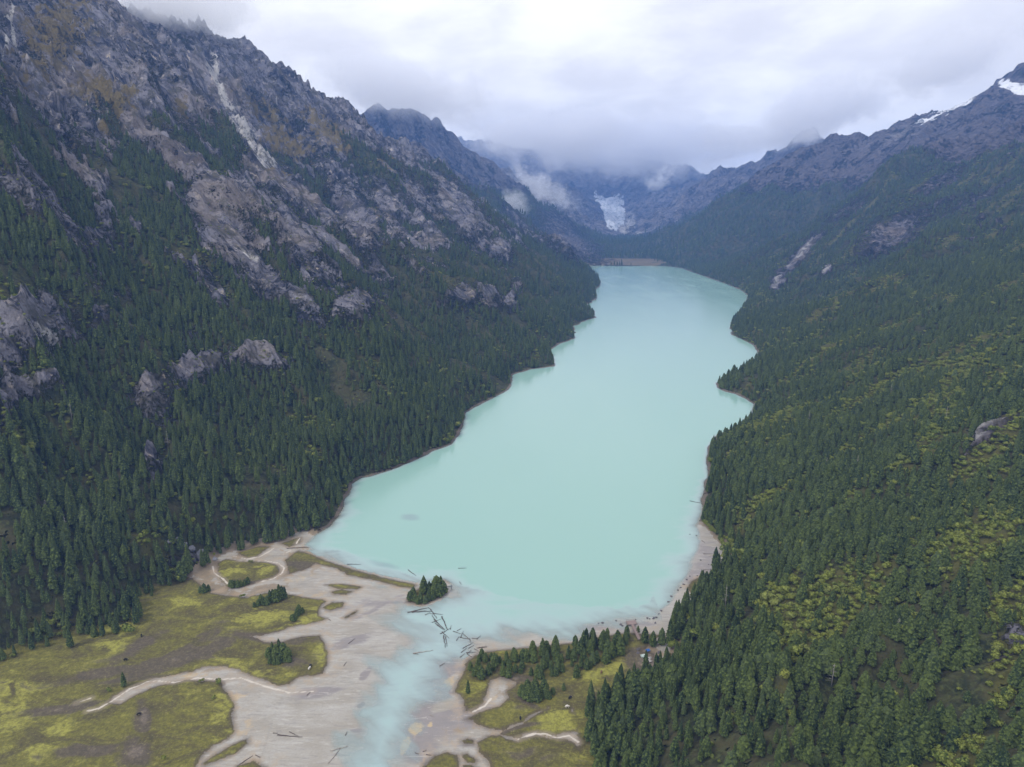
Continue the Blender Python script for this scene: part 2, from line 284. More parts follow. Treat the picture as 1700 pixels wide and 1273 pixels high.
def terrain(x, y, full=True):
    """height and cover masks at world points"""
    x = np.asarray(x, float); y = np.asarray(y, float)
    M = base_h(x, y)
    lake = sdf(x, y, LAKE); flat = sdf(x, y, FLAT) + np.where(y < 700, 2.6 * fbm(x / 14, y / 14, 3, 33), 0)
    lake = lake + np.where(y < 1400, 1.6, 5) * fbm(x / 28, y / 28, 3, 34) * sstep(-30, -5, -np.abs(lake))
    low = np.maximum(lake, flat)
    out = np.clip(-low, 0, None)                       # metres outside the low ground
    M = M * sstep(0, 30, out)
    # slope frame: a along the valley, b across it
    side_left = x < (y * .23 + 60)
    a = np.where(side_left, x * .56 + y * .83, x * -.5 + y * .866); b = np.where(side_left, x * .83 - y * .56, x * .866 + y * .5)
    a2 = a + 60 * pnoise(x / 260, y / 260, 5) + 22 * pnoise(x / 80, y / 80, 6); b2 = b + 60 * pnoise(x / 250, y / 250, 8)
    big = ridged(a2 / 330, b2 / 900, 2, 21) - .75
    gul = ridged(a2 / 105, b2 / 330, 4, 40) - .8
    fine = ridged(a2 / 26, b2 / 70, 4, 60) - .8
    env = sstep(5, 120, out) * np.where(y > 3400, sstep(45, 170, M), sstep(0, 60, M))
    near_right = (~side_left) & (y < 1500)
    k = np.where(side_left, 1.0, np.where(near_right, .55, .9 - .1 * sstep(2500, 3400, y)))
    off = env * k * (big * np.where(side_left, 36, 24 + 18 * sstep(1200, 1900, y)) + gul * 19)
    # where a point lies on the base slope, used to look up what grows there
    px, py, dep = project(x, y, M + off)
    wx = fbm(x / 90, y / 90, 4, 3) ; wy = fbm(x / 90, y / 90, 4, 9)
    wob = np.clip(16 * 1150 / np.maximum(dep, 300), 3, 24)
    pxw = px + wx * wob; pyw = py + wy * wob * .7
    rock = paint(pxw, pyw - 3, ROCK)
    treeline = np.where(side_left, 350, 410 - 90 * sstep(2700, 3500, y)) + 70 * fbm(a / 220, b / 220, 4, 77)
    high = sstep(-20, 80, M - treeline)
    high = np.where(y > 3300, sstep(-10, 90, M - 330 - 60 * wx), high)
    reg = paint(pxw, pyw, [(540,390,370,130,30,1.15),(110,400,170,90,30,.85),(150,600,240,80,10,.75)])
    belt = sstep(.30 - .36 * reg, .62 - .30 * reg, fbm(a / 60 + 3, b / 130, 4, 141) + .25 * fbm(a / 15, b / 22, 3, 145)) * sstep(70, 200, M) * np.where(side_left, .85, .45) * (y < 3300) * sstep(500, 900, y)
    rock = np.maximum(rock, belt)
    high = np.maximum(high, sstep(5000, 5500, y) * sstep(-400, 100, x - 0) * 1.0)
    rockall = np.clip(np.maximum(rock, high * (.72 + .35 * wx)), 0, 1.2)
    h = M + off + env * k * fine * (1.8 + 7.0 * np.clip(rockall, 0, 1)) * (1 - .5 * sstep(2200, 3200, y))
    # cliffs stand out of the slope
    cl = sstep(.35, .6, rock + .12 * fbm(a / 14, b / 14, 3, 90))
    h = h + np.where(side_left, 13, 4) * cl * (1 + .5 * pnoise(a / 22, b / 30, 91)) * sstep(0, 30, M)
    us = x * .224 + y * .975 + 16 * pnoise(x / 70, y / 70, 161); ws = x * .975 - y * .224
    flute = ridged(us / 42, ws / 260, 4, 160, gain=.5) - .75
    h = h + env * flute * np.where(side_left, 19., 5.) * np.clip(high * 1.2 - .2, 0, 1) * (y < 3300)
    far_jag = sstep(3000, 5000, y)
    h = h + env * far_jag * 34 * (ridged(x / 300, y / 260, 4, 120) - .8)
    # low ground
    gs = None
    bank = np.clip(out * .16, 0, 1.6)
    gentle = sstep(700, 520, y + 0 * x) * sstep(-500, -200, -np.abs(x))
    slope_in = .30 * (1 - gentle) + .07 * gentle
    hl = np.where(lake > 0, -np.clip(lake * slope_in, 0, 7), np.clip(-lake * .012, 0, .35))
    wetm = sstep(95, 50, x) * (y < 480) * (flat > 0) * (np.abs(x) < 400)
    hl = np.where(wetm > 0, np.where(lake > -45, -np.clip((lake + 9 * wetm + 12 * fbm((x + y) / 26, (x - y) / 80, 4, 611)) * .013 + .32 * sstep(-4, 22, lake + 8 * fbm((x + y) / 12, (x - y) / 45, 3, 612)), -.12, 7) , hl), hl)
    h = np.where(low > 0, hl, np.maximum(h, 0) + bank + np.where(lake < 0, np.clip(-lake * .012, 0, .35), 0))
    res = dict(h=h, M=M, lake=lake, flat=flat, low=low, rock=rock, high=high, rockall=rockall, px=pxw, py=pyw, a=a, b=b, left=side_left, gul=gul, wx=wx, cliff=cl)
    if full:
        band = sstep(.08, .50, fbm(a / 42, b / 230, 4, 171)) * np.where(side_left, .42, .72) * (y < 2600)
        res['shrub'] = np.clip(np.maximum(paint(pxw, pyw, SHRUB), band), 0, 1); res['ochre'] = np.clip(paint(pxw, pyw, OCHRE), 0, 1)
    return res
def grass_field(x, y):
    g = np.full(x.shape, -60.0, np.float32)
    for p in GRASS: g = np.maximum(g, sdf(x, y, p))
    return np.clip(g, -60, 60)
def height_at(x, y):
    x = np.atleast_1d(np.asarray(x, float)); y = np.atleast_1d(np.asarray(y, float))
    r = terrain(x, y, False); h = r['h']
    low = r['low'] > 0
    if low.any():
        g = grass_field(x, y); h = np.where(low & (g > -1), np.maximum(h, 0) + sstep(-.5, 1.5, g) * .35, h)
    return h

# ------------------------------------------------------------------ the ground sheet
NC, NR = 1150, 1350
az = np.linspace(R(-50), R(50), NC); rr = np.exp(np.linspace(math.log(150), math.log(10800), NR))
AZ, RR = np.meshgrid(az, rr)
GX = (np.sin(AZ) * RR).ravel(); GY = (np.cos(AZ) * RR).ravel()
T = terrain(GX, GY)
H = T['h'].copy()
inlow = T['low'] > 0
G = np.full(GX.shape, -60, np.float32); P = np.full(GX.shape, 60, np.float32)
near_low = (T['low'] > -25) & (GY < 700)
G[near_low] = grass_field(GX[near_low], GY[near_low])
for p in PALE: P[near_low] = np.minimum(P[near_low], seg_dist(GX[near_low], GY[near_low], p))
gn = G + fbm(GX / 5, GY / 5, 3, 500) * 1.1
H = np.where(near_low & (gn > -3), np.maximum(H, sstep(-3, -.5, gn) * .1 - .02) + sstep(-.5, 1.5, gn) * .35, H)
ppx, ppy, _ = project(GX, GY, np.zeros_like(GX))
wxp = ppx + T['wx'] * 14; wyp = ppy + T['wx'] * 8
MUD = paint(wxp, wyp, [(290,1095,110,12,-18,1.),(150,1120,110,10,-8,.9),(235,1190,14,28,0,1.2),(225,1250,30,26,0,1.2),(150,1245,60,10,-5,1.),(90,1178,70,8,-8,1.),(340,1060,60,9,-30,.7),(470,1060,60,12,-5,.8),(230,1075,60,12,-30,.9),(420,1058,40,8,0,.9),
   (480,1095,50,18,10,.6),(850,1125,34,10,0,1.),(880,1158,22,8,-40,.9),(900,1255,60,20,0,.5),(500,940,36,14,20,.9),(430,975,40,10,-15,1.),(330,950,40,10,-30,.8),(270,975,50,8,-20,.7),(1080,1100,40,26,0,1.3),(870,1165,30,6,30,.9),(845,1214,60,5,-12,1.),(200,1130,60,10,-10,.6)])
BRIGHT = paint(wxp, wyp, [(205,1035,34,26,-40,1.),(180,1070,32,14,10,.9),(440,1025,50,14,-8,1.),(500,1030,40,16,-20,.7),(330,1005,50,10,0,.6),(30,1140,60,14,-10,.8),(20,1190,40,30,0,.8),(90,1215,40,10,-20,.7),(60,1240,40,14,0,.6),(410,1115,60,16,0,.7),(380,1090,50,8,-10,.5),(370,1185,22,40,0,.6),(920,1195,30,18,0,1.),(1000,1110,60,10,-12,1.),(780,1140,24,16,0,.5),(940,1250,40,20,0,.5),(530,1090,12,30,0,.6),(390,950,34,10,0,.7),(440,945,20,10,0,.8),(540,960,60,6,14,.5)])
YSAND = paint(wxp, wyp, [(692,1212,18,11,-35,1.),(673,1238,18,8,-60,1.),(718,1205,8,5,-40,.9),(745,1130,14,10,-40,.7),(740,1155,12,14,0,.5),(815,1160,16,14,-30,.7),(800,1085,20,5,-30,.6),(390,1160,40,16,0,.6),(410,1210,30,30,0,.5),(300,1118,60,6,0,.7),(500,985,60,8,0,.5),(490,960,40,8,-20,.5),(700,1090,10,4,0,.3)])
TAN = paint(wxp, wyp, [(430,905,60,14,-25,1.),(350,945,30,22,-40,1.),(360,978,50,10,20,1.),(440,980,50,9,-12,.9),(500,925,34,22,10,.9),(470,950,24,14,-30,.8),(300,985,50,10,-20,.8),(1075,1085,26,26,0,1.2),(1060,1110,26,12,0,1.),(1165,962,30,10,-30,.8),(860,1145,50,20,0,.8),(800,1170,30,30,0,.4),(370,1060,50,10,0,.7),(340,1110,40,5,0,.6),(700,1290,60,20,0,.4),(790,1215,60,14,0,.5)])
TAN = np.where((T['flat'] < -2) & (GY < 3300), 1.2, TAN)
PURP = paint(wxp, wyp, [(740,1110,55,24,-50,1.1),(715,1170,66,20,-55,1.2),(760,1200,60,34,-20,1.2),(700,1240,44,34,0,1.1),(620,1010,60,5,-22,.8),(580,1060,50,12,-20,.9),(520,1150,60,10,-15,.8),(600,1160,20,14,-50,.5),(590,1210,12,22,-60,.7),(640,1000,50,10,0,.6),(1000,1042,170,9,-2,.95),(1160,940,30,60,20,.95),(490,1195,60,10,0,.4),(560,1010,40,10,0,.5),(605,1117,14,7,-45,1.3),(600,1170,7,4,-40,1.3),(548,1230,14,8,0,.6),(680,860,18,7,-8,1.)])
def mesh_from(name, verts, faces, mat, attrs=None, smooth=True, parent=None):
    me = bpy.data.meshes.new(name)
    faces = np.asarray(faces, np.int32); k = faces.shape[1]
    me.vertices.add(len(verts)); me.vertices.foreach_set('co', np.asarray(verts, np.float32).ravel())
    me.loops.add(faces.size); me.loops.foreach_set('vertex_index', faces.ravel())
    me.polygons.add(len(faces)); me.polygons.foreach_set('loop_start', np.arange(0, faces.size, k, dtype=np.int32))
    me.polygons.foreach_set('loop_total', np.full(len(faces), k, np.int32))
    me.update(calc_edges=True)
    me.polygons.foreach_set('use_smooth', np.full(len(faces), smooth))
    for an, av in (attrs or {}).items():
        at = me.attributes.new(an, 'FLOAT', 'POINT'); at.data.foreach_set('value', np.asarray(av, np.float32))
    if mat: me.materials.append(mat)
    o = bpy.data.objects.new(name, me); C.objects.link(o)
    if parent: o.parent = parent
    return o
def tag(o, label=None, cat=None, group=None, kind=None):
    if label: o['label'] = label
    if cat: o['category'] = cat
    if group: o['group'] = group
    if kind: o['kind'] = kind
    return o
def empty(name, loc, rz=0):
    o = bpy.data.objects.new(name, None); C.objects.link(o); o.location = loc; o.rotation_euler = (0, 0, rz); o.empty_display_size = .5; return o

# ------------------------------------------------------------------ ground materials
def mountain_material(far=False):
    m, t, out = material('mountain_cover')
    P_ = t.n('ShaderNodeNewGeometry').outputs['Position']
    big = t.noise(P_, .012, 6, .6); mid = t.noise(P_, .06, 6, .65); fin = t.noise(P_, .35, 5, .65)
    # woodland floor
    floor = t.mix(t.ramp(mid, .35, .65), (.020, .026, .012), (.070, .064, .030))
    floor = t.mix(t.ramp(fin, .45, .7), floor, (.075, .085, .030))
    shr = t.math('ADD', t.attr('shrub'), t.math('MULTIPLY', t.math('SUBTRACT', mid, .5), 1.4))
    floor = t.mix(t.ramp(shr, .30, .65), floor, t.mix(fin, (.045, .050, .018), (.12, .11, .03)))
    # rock with steep streaks, pale scars and cracks
    strike = t.mapped(P_, (1, 1, 1), rot=(0, 0, R(-77)))
    st = t.mapped(strike, (.060, .011, .013)); st2 = t.mapped(strike, (.20, .040, .045))
    s1 = t.noise(st, 1.0, 8, .66, .9); s2 = t.noise(st2, 1.0, 7, .68, .8)
    rk = t.mix(t.ramp(s1, .36, .60), (.036, .038, .055), (.225, .215, .24))
    rk = t.mix(t.ramp(s2, .55, .68, 0, .8), rk, t.mix(t.ramp(mid, .4, .6), (.44, .40, .40), (.56, .47, .35)))
    rk = t.mix(t.ramp(s2, .46, .36, 0, .92), rk, (.022, .023, .032))
    warm = t.noise(t.mapped(P_, (.01, .01, .01), loc=(3, 8, 1)), 1.0, 4)
    rk = t.mix(t.ramp(warm, .48, .66, 0, .5), rk, t.mix(s2, (.14, .105, .075), (.34, .29, .24)))
    pale = t.attr('pale')
    rk = t.mix(t.ramp(t.math('ADD', pale, t.math('MULTIPLY', t.math('SUBTRACT', s2, .5), 1.2)), .45, .75), rk, t.mix(t.attr('dull'), (.50, .48, .46), (.30, .285, .28)))
    oc = t.math('ADD', t.attr('ochre'), t.math('MULTIPLY', t.math('SUBTRACT', mid, .5), 2.2))
    ochc = t.mix(fin, (.085, .066, .022), (.20, .15, .035))
    # sparse alpine scrub on the high rock
    scrub = t.mix(fin, (.04, .045, .03), (.10, .085, .055))
    rk = t.mix(t.ramp(t.noise(P_, .045, 7, .7), .50, .60, 0, .75), rk, scrub)
    rk = t.mix(t.math('MULTIPLY', t.attr('dull'), .80), rk, t.mix(t.ramp(mid, .3, .7), (.030, .027, .036), (.11, .088, .080)))
    rk = t.mix(t.ramp(oc, .40, .75, 0, .9), rk, ochc)
    rf = t.math('ADD', t.attr('rock'), t.math('MULTIPLY', t.math('SUBTRACT', t.math('ADD', mid, fin), 1.0), 1.7))
    col = t.mix(t.ramp(rf, .36, .52), floor, rk)
    # snow and ice
    sn = t.math('ADD', t.attr('snow'), t.math('MULTIPLY', t.math('SUBTRACT', fin, .5), .5))
    col = t.mix(t.ramp(sn, .45, .55), col, (.82, .84, .88))
    # dry flats at the lake head
    fl = t.math('ADD', t.attr('dry'), t.math('MULTIPLY', t.math('SUBTRACT', t.noise(t.mapped(P_, (.006, .02, .01)), 1.0, 5, .6), .5), 2.2))
    col = t.mix(t.ramp(fl, .45, .6), col, t.mix(big, (.085, .07, .035), (.18, .14, .085)))
    # earth and stones at the water's edge
    col = t.mix(t.ramp(t.math('ADD', t.attr('bank'), t.math('MULTIPLY', t.math('SUBTRACT', fin, .5), .8)), .4, .6), col, t.mix(fin, (.06, .05, .035), (.22, .18, .14)))
    b1 = t.n('ShaderNodeBump', Strength=1.0, Distance=12.0, Height=t.math('MULTIPLY', s1, t.ramp(rf, .3, .6)))
    b2 = t.n('ShaderNodeBump', Strength=1.0, Distance=3.5, Height=t.math('ADD', t.math('MULTIPLY', s2, t.ramp(rf, .3, .6, .2, 1.0)), t.math('MULTIPLY', fin, .35)), Normal=b1.outputs[0])
    p = t.n('ShaderNodeBsdfPrincipled', Base__Color=col, Roughness=.9, Normal=b2.outputs[0])
    p.inputs['Specular IOR Level'].default_value = .15
    t.set(out, 'Surface', p.outputs[0]); return m
def delta_material():
    m, t, out = material('delta_cover')
    P_ = t.n('ShaderNodeNewGeometry').outputs['Position']
    n_l = t.noise(P_, .035, 5, .6, .4); n_m = t.noise(P_, .16, 6, .65, .3); n_f = t.noise(P_, 1.0, 5, .65)
    stretch = t.noise(t.mapped(P_, (.03, .09, .05), rot=(0, 0, R(-35))), 1.0, 6, .6, .6)
    # sand and silt
    sand = t.mix(t.ramp(stretch, .35, .65), (.29, .262, .212), (.375, .355, .31))
    sand = t.mix(t.ramp(t.math('ADD', t.attr('purp'), t.math('MULTIPLY', t.math('SUBTRACT', stretch, .5), 2.6)), .35, .85, 0, .85), sand, t.mix(n_m, (.15, .13, .128), (.25, .222, .215)))
    sand = t.mix(t.ramp(t.math('ADD', t.attr('ysand'), t.math('MULTIPLY', t.math('SUBTRACT', n_m, .5), 1.6)), .40, .75, 0, .85), sand, (.50, .37, .19))
    sand = t.mix(t.ramp(n_f, .3, .75, 0, .38), sand, (.22, .195, .16))
    brd = t.noise(t.mapped(P_, (.10, .55, .3), rot=(0, 0, R(-40))), 1.0, 6, .7, .8)
    sand = t.mix(t.ramp(brd, .56, .60, 0, .45), sand, (.20, .18, .165))
    sand = t.mix(t.ramp(brd, .42, .39, 0, .5), sand, (.46, .43, .38))
    sand = t.mix(t.ramp(t.math('ADD', t.attr('tan'), t.math('MULTIPLY', t.math('SUBTRACT', n_m, .5), 1.6)), .40, .70, 0, .9), sand, t.mix(n_f, (.12, .09, .05), (.26, .20, .13)))
    # meadow
    g = t.attr('grass')
    gn = t.math('ADD', g, t.math('MULTIPLY', t.math('SUBTRACT', n_m, .5), 5.0))
    gn = t.math('ADD', gn, t.math('MULTIPLY', t.math('SUBTRACT', n_f, .5), 1.2))
    tn = t.noise(t.mapped(P_, (.045, .075, .05), rot=(0, 0, R(-25))), 1.0, 7, .62, .9)
    bs = t.math('ADD', t.math('MULTIPLY', t.attr('bright'), .20), t.math('ADD', t.math('MULTIPLY', tn, .75), t.math('MULTIPLY', n_m, .25)))
    gcol = t.mix(t.ramp(tn, .34, .58), (.080, .064, .022), (.145, .132, .018))
    gcol = t.mix(t.ramp(bs, .555, .66), gcol, t.mix(n_f, (.20, .195, .020), (.37, .35, .07)))
    gcol = t.mix(t.ramp(n_f, .48, .7, 0, .55), gcol, t.mix(n_m, (.10, .095, .02), (.27, .26, .06)))
    mud = t.math('ADD', t.math('MULTIPLY', t.attr('mud'), 1.15), t.math('MULTIPLY', t.math('SUBTRACT', tn, .5), 2.8))
    gcol = t.mix(t.ramp(mud, .30, .80, 0, .92), gcol, t.mix(n_f, (.065, .050, .032), (.125, .096, .066)))
    gcol = t.mix(t.ramp(t.math('ADD', t.attr('mud'), t.math('MULTIPLY', t.math('SUBTRACT', n_m, .5), .9)), .85, 1.25, 0, .8), gcol, (.19, .15, .115))
    # a dark damp rim round each grass edge
    rim = t.math('MULTIPLY', t.ramp(gn, -3.2, -.2), t.ramp(gn, 2.2, .4))
    spk = t.noise(P_, .55, 4, .75)
    gcol = t.mix(t.ramp(spk, .34, .62, .5, 0), gcol, (.028, .026, .012))
    gcol = t.mix(t.ramp(spk, .58, .72, 0, .35), gcol, (.34, .32, .10))
    col = t.mix(t.ramp(gn, -.25, .25), sand, gcol)
    col = t.mix(t.math('MULTIPLY', rim, .62), col, (.085, .062, .038))
    wet = t.math('MULTIPLY', t.ramp(gn, -14, -1), t.ramp(n_m, .42, .66))
    col = t.mix(t.math('MULTIPLY', t.math('MULTIPLY', wet, .6), t.ramp(gn, .3, -.3)), col, (.36, .27, .17))
    # little pale streams and paths
    pl = t.math('ADD', t.attr('pale'), t.math('MULTIPLY', t.math('SUBTRACT', n_m, .5), 2.0))
    col = t.mix(t.ramp(pl, 3.5, 1.2, 0, .35), col, (.33, .27, .20))
    col = t.mix(t.ramp(pl, .75, .25, 0, .85), col, (.56, .50, .42))
    rough = t.ramp(gn, -2, 1, .42, .92)
    bmp = t.n('ShaderNodeBump', Strength=.7, Distance=.5, Height=t.math('MULTIPLY', t.math('ADD', n_f, n_m), t.ramp(gn, -1, 1, .1, 1)))
    p = t.n('ShaderNodeBsdfPrincipled', Base__Color=col, Roughness=rough, Normal=bmp.outputs[0])
    t.set(out, 'Surface', p.outputs[0]); return m
M_MOUNT = mountain_material(); M_DELTA = delta_material()

PALEB = paint(T['px'], T['py'], [(1042,372,16,26,20,.9),(1062,392,30,8,20,.8),(372,150,9,60,-28,.9),(365,130,6,70,-18,.8),(405,225,16,50,-40,1.),(440,270,14,30,-35,1.),(15,60,8,60,22,.9),(310,60,5,40,0,.4),(460,180,5,30,15,.7),(170,200,8,30,15,.8),(130,130,5,20,0,.6),(90,570,50,14,10,.8),(70,500,40,6,0,.5),(430,440,10,24,-40,.8),(470,490,20,6,20,.6),(1650,728,64,4,-33,1.),(1430,400,60,10,-30,.5),(1620,330,60,8,-28,.5),(1330,420,40,6,-48,.9),(1370,448,8,12,30,1.2),(1290,465,16,6,-55,.8),(1530,205,80,18,-25,.5),(1490,225,60,14,-25,.6)])
SNOW = paint(T['px'] - T['wx'] * 6, T['py'] - T['wx'] * 3, [(1567,185,58,5,-24,1.1),(1690,146,34,9,14,1.2),(890,318,4,10,-30,.0)])
SNOW = np.where((GY > 3000), SNOW, 0) + .42 * sstep(4200, 4600, GY) * sstep(380, 560, T['M']) * (T['px'] < 1000)
DRY = sstep(0, 40, T['flat'] * 0 + 1) * 0
DRY = np.where((GY > 3280) & (GY < 3950), sstep(26, 4, H) * sstep(4000, 3700, GY), 0)
BANK = sstep(4.5, 1.5, -T['low'] + 2 * T['wx']) * (~inlow) * (GY < 3200)
cls = np.full(GX.shape, 3)                             # 0 delta, 1 left, 2 right, 3 far
cls[(GY < 3330) & T['left']] = 1; cls[(GY < 3330) & ~T['left']] = 2
cls[inlow] = 4
cls[(T['flat'] > -7) & (GY < 700) & (T['lake'] <= 0)] = 0
idx = np.arange(NC * NR).reshape(NR, NC)
quads = np.stack([idx[:-1, :-1], idx[:-1, 1:], idx[1:, 1:], idx[1:, :-1]], -1).reshape(-1, 4)
qc = np.minimum.reduce([cls[quads[:, i]] for i in range(4)])
V = np.stack([GX, GY, H], 1)
def part_sheet(name, sel, mat, attrs, verts=V, label=None):
    q = quads[sel]; u, inv = np.unique(q, return_inverse=True)
    o = mesh_from(name, verts[u], inv.reshape(-1, 4), mat, {k: v[u] for k, v in attrs.items()})
    o['kind'] = 'structure'
    return o
mt_attr = dict(rock=T['rockall'], shrub=T['shrub'], ochre=T['ochre'] * sstep(.0, .3, T['rockall']) , pale=PALEB, snow=SNOW, dry=DRY, bank=BANK, dull=np.where(T['left'], .6 * (GY > 3300), 1.0) * (1 - .62 * np.clip(np.maximum(PALEB, T['cliff'] * (GY < 3200)), 0, 1)) * (1 - .3 * sstep(5000, 5500, GY)))
dl_attr = dict(grass=G, pale=P, mud=MUD, bright=BRIGHT, ysand=YSAND, tan=TAN, purp=PURP)
part_sheet('ground', qc == 0, M_DELTA, dl_attr)['label'] = 'flat river delta of moss green meadow and pale silt below the lake'
part_sheet('mountain_left', qc == 1, M_MOUNT, mt_attr)['label'] = 'steep rocky and forested mountainside rising left of the lake'
part_sheet('mountain_right', qc == 2, M_MOUNT, mt_attr)['label'] = 'long forested mountainside rising right of the lake'
part_sheet('mountain_far', qc == 3, M_MOUNT, mt_attr)['label'] = 'blue distant mountains closing the valley beyond the lake'
part_sheet('lake_bed', qc == 4, M_DELTA, dl_attr)['label'] = 'silty bed under the lake'

# ------------------------------------------------------------------ water
def water_material():
    m, t, out = material('glacial_water')
    P_ = t.n('ShaderNodeNewGeometry').outputs['Position']
    dep = t.attr('depth')
    n = t.noise(t.mapped(P_, (.02, .05, .05), rot=(0, 0, R(-30))), 1.0, 6, .6, .5)
    d2 = t.math('MULTIPLY', dep, t.ramp(n, .3, .7, .6, 1.5))
    fac = t.math('SUBTRACT', 1.0, t.math('POWER', 2.718, t.math('MULTIPLY', d2, -4.2)))
    big = t.noise(t.mapped(P_, (.004, .0016, .004)), 1.0, 4, .5)
    col = t.mix(t.ramp(d2, .1, 1.6), (.36, .455, .45), (.25, .415, .36))
    col = t.mix(t.ramp(big, .35, .7, 0, .4), col, (.275, .435, .38))
    col = t.mix(t.ramp(t.math('ADD', t.attr('murk'), t.math('MULTIPLY', t.math('SUBTRACT', n, .5), 1.2)), .35, .9, 0, .6), col, (.20, .27, .28))
    rip = t.noise(t.mapped(P_, (.5, 1.0, 1.0), rot=(0, 0, R(10))), 1.0, 4, .6)
    bmp = t.n('ShaderNodeBump', Strength=.25, Distance=.22, Height=rip)
    p = t.n('ShaderNodeBsdfPrincipled', Base__Color=col, Roughness=t.ramp(t.noise(t.mapped(P_, (.012, .003, .01), rot=(0, 0, R(14))), 1.0, 5, .6, .4), .35, .7, .09, .16), Alpha=fac, Normal=bmp.outputs[0])
    p.inputs['IOR'].default_value = 1.33
    t.set(out, 'Surface', p.outputs[0]); return m
wq = np.minimum.reduce([H[quads[:, i]] for i in range(4)]) < .0
wq &= (np.maximum.reduce([T['lake'][quads[:, i]] for i in range(4)]) > -60)
WV = V.copy(); WV[:, 2] = 0.0
wdepth = np.clip(-H, 0, 8)
MURK = paint(wxp, wyp, [(680,858,20,7,0,1.),(640,938,40,6,14,.7),(605,1117,16,7,-45,1.1),(598,1165,9,5,-40,1.),(560,1080,30,6,-30,.6),(770,942,14,4,0,.6),(1040,1010,40,6,-5,.4),(590,1220,14,22,-60,.6),(560,1190,16,10,-30,.5),(700,955,30,5,10,.5)])
wat = part_sheet('water', wq, water_material(), dict(depth=wdepth, murk=MURK), WV)
wat['label'] = 'milky turquoise lake water running out through the delta'

# ------------------------------------------------------------------ trees
def leaf_material(name, lo, hi, tip, patch=True):
    m, t, out = material(name)
    oi = t.n('ShaderNodeObjectInfo')
    rnd = oi.outputs['Random']
    big = t.noise(oi.outputs['Location'], .011, 3, .5)
    f = t.math('ADD', t.math('MULTIPLY', rnd, .75), t.math('MULTIPLY', t.math('SUBTRACT', big, .35), .9))
    c = t.mix(t.ramp(f, .1, 1.0, smooth=False), lo, hi)
    rare = t.ramp(t.math('FRACT', t.math('MULTIPLY', rnd, 13.7)), .90, .93)
    c = t.mix(t.math('MULTIPLY', rare, .6), c, (hi[0] * 1.1, hi[1] * 1.1, hi[2] * 2.2))
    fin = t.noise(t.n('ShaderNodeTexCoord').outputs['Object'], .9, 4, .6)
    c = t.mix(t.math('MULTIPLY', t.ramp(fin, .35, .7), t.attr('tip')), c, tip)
    p = t.n('ShaderNodeBsdfPrincipled', Base__Color=c, Roughness=.75)
    p.inputs['Specular IOR Level'].default_value = .2
    t.set(out, 'Surface', p.outputs[0]); return m
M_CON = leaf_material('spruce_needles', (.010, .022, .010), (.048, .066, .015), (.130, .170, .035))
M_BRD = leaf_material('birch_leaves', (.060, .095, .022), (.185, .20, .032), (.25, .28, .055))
M_BARK = simple_mat('bark', (.10, .085, .07), .9)
M_DEAD = simple_mat('dead_wood', (.26, .235, .215), .85, .4)

def conifer_crown(seed, h=15.0, r=2.9, base=1.4, whorls=15, round_=.72, dens=1.0):
    g = np.random.default_rng(seed); vs = []; fs = []; tip = []
    for w in range(whorls):
        k = (w + .5) / whorls; z = base + (h - base) * k
        prof = (1 - k) ** round_ * (1 - .25 * (1 - k) ** 6)
        Rr = r * prof + .12
        n = max(4, int((4 + 9 * (1 - k)) * dens)); off = g.random() * 6.28
        for i in range(n):
            a = off + 6.283 * i / n + g.normal() * .22; L = Rr * (.78 + .42 * g.random())
            zz = z + g.normal() * .25; drop = L * (.10 + .30 * g.random()); wd = L * (.26 + .16 * g.random()) + .12
            ca, sa = math.cos(a), math.sin(a); q = len(vs)
            i0 = L * .12
            vs += [(ca * i0, sa * i0, zz + .35 * L), (ca * L * .62 - sa * wd, sa * L * .62 + ca * wd, zz - drop * .55 + .08 * L), (ca * L, sa * L, zz - drop), (ca * L * .62 + sa * wd, sa * L * .62 - ca * wd, zz - drop * .55 + .08 * L),
                   (ca * L * .66, sa * L * .66, zz - drop * .1 + .22 * L)]
            fs += [(q, q + 1, q + 4), (q + 1, q + 2, q + 4), (q + 2, q + 3, q + 4), (q + 3, q, q + 4)]
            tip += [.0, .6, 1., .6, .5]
    # inner mass so the crown is not see-through, and the leader
    q = len(vs); m_ = 9; lv = 6
    for j in range(lv):
        k = j / lv * .96; zz = base + .3 + (h - base) * k
        rr_ = (r * (1 - k) ** round_ * (1 - .25 * (1 - k) ** 6)) * (.78 if j else .55)
        for i in range(m_):
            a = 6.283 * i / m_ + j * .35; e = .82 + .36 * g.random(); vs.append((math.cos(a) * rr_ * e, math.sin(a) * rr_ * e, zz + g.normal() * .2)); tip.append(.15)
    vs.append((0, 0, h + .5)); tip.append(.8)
    for j in range(lv - 1):
        for i in range(m_):
            a0 = q + j * m_ + i; a1 = q + j * m_ + (i + 1) % m_
            fs += [(a0, a1, a1 + m_), (a0, a1 + m_, a0 + m_)]
    for i in range(m_): fs.append((q + (lv - 1) * m_ + i, q + (lv - 1) * m_ + (i + 1) % m_, q + lv * m_))
    return np.array(vs), fs, tip
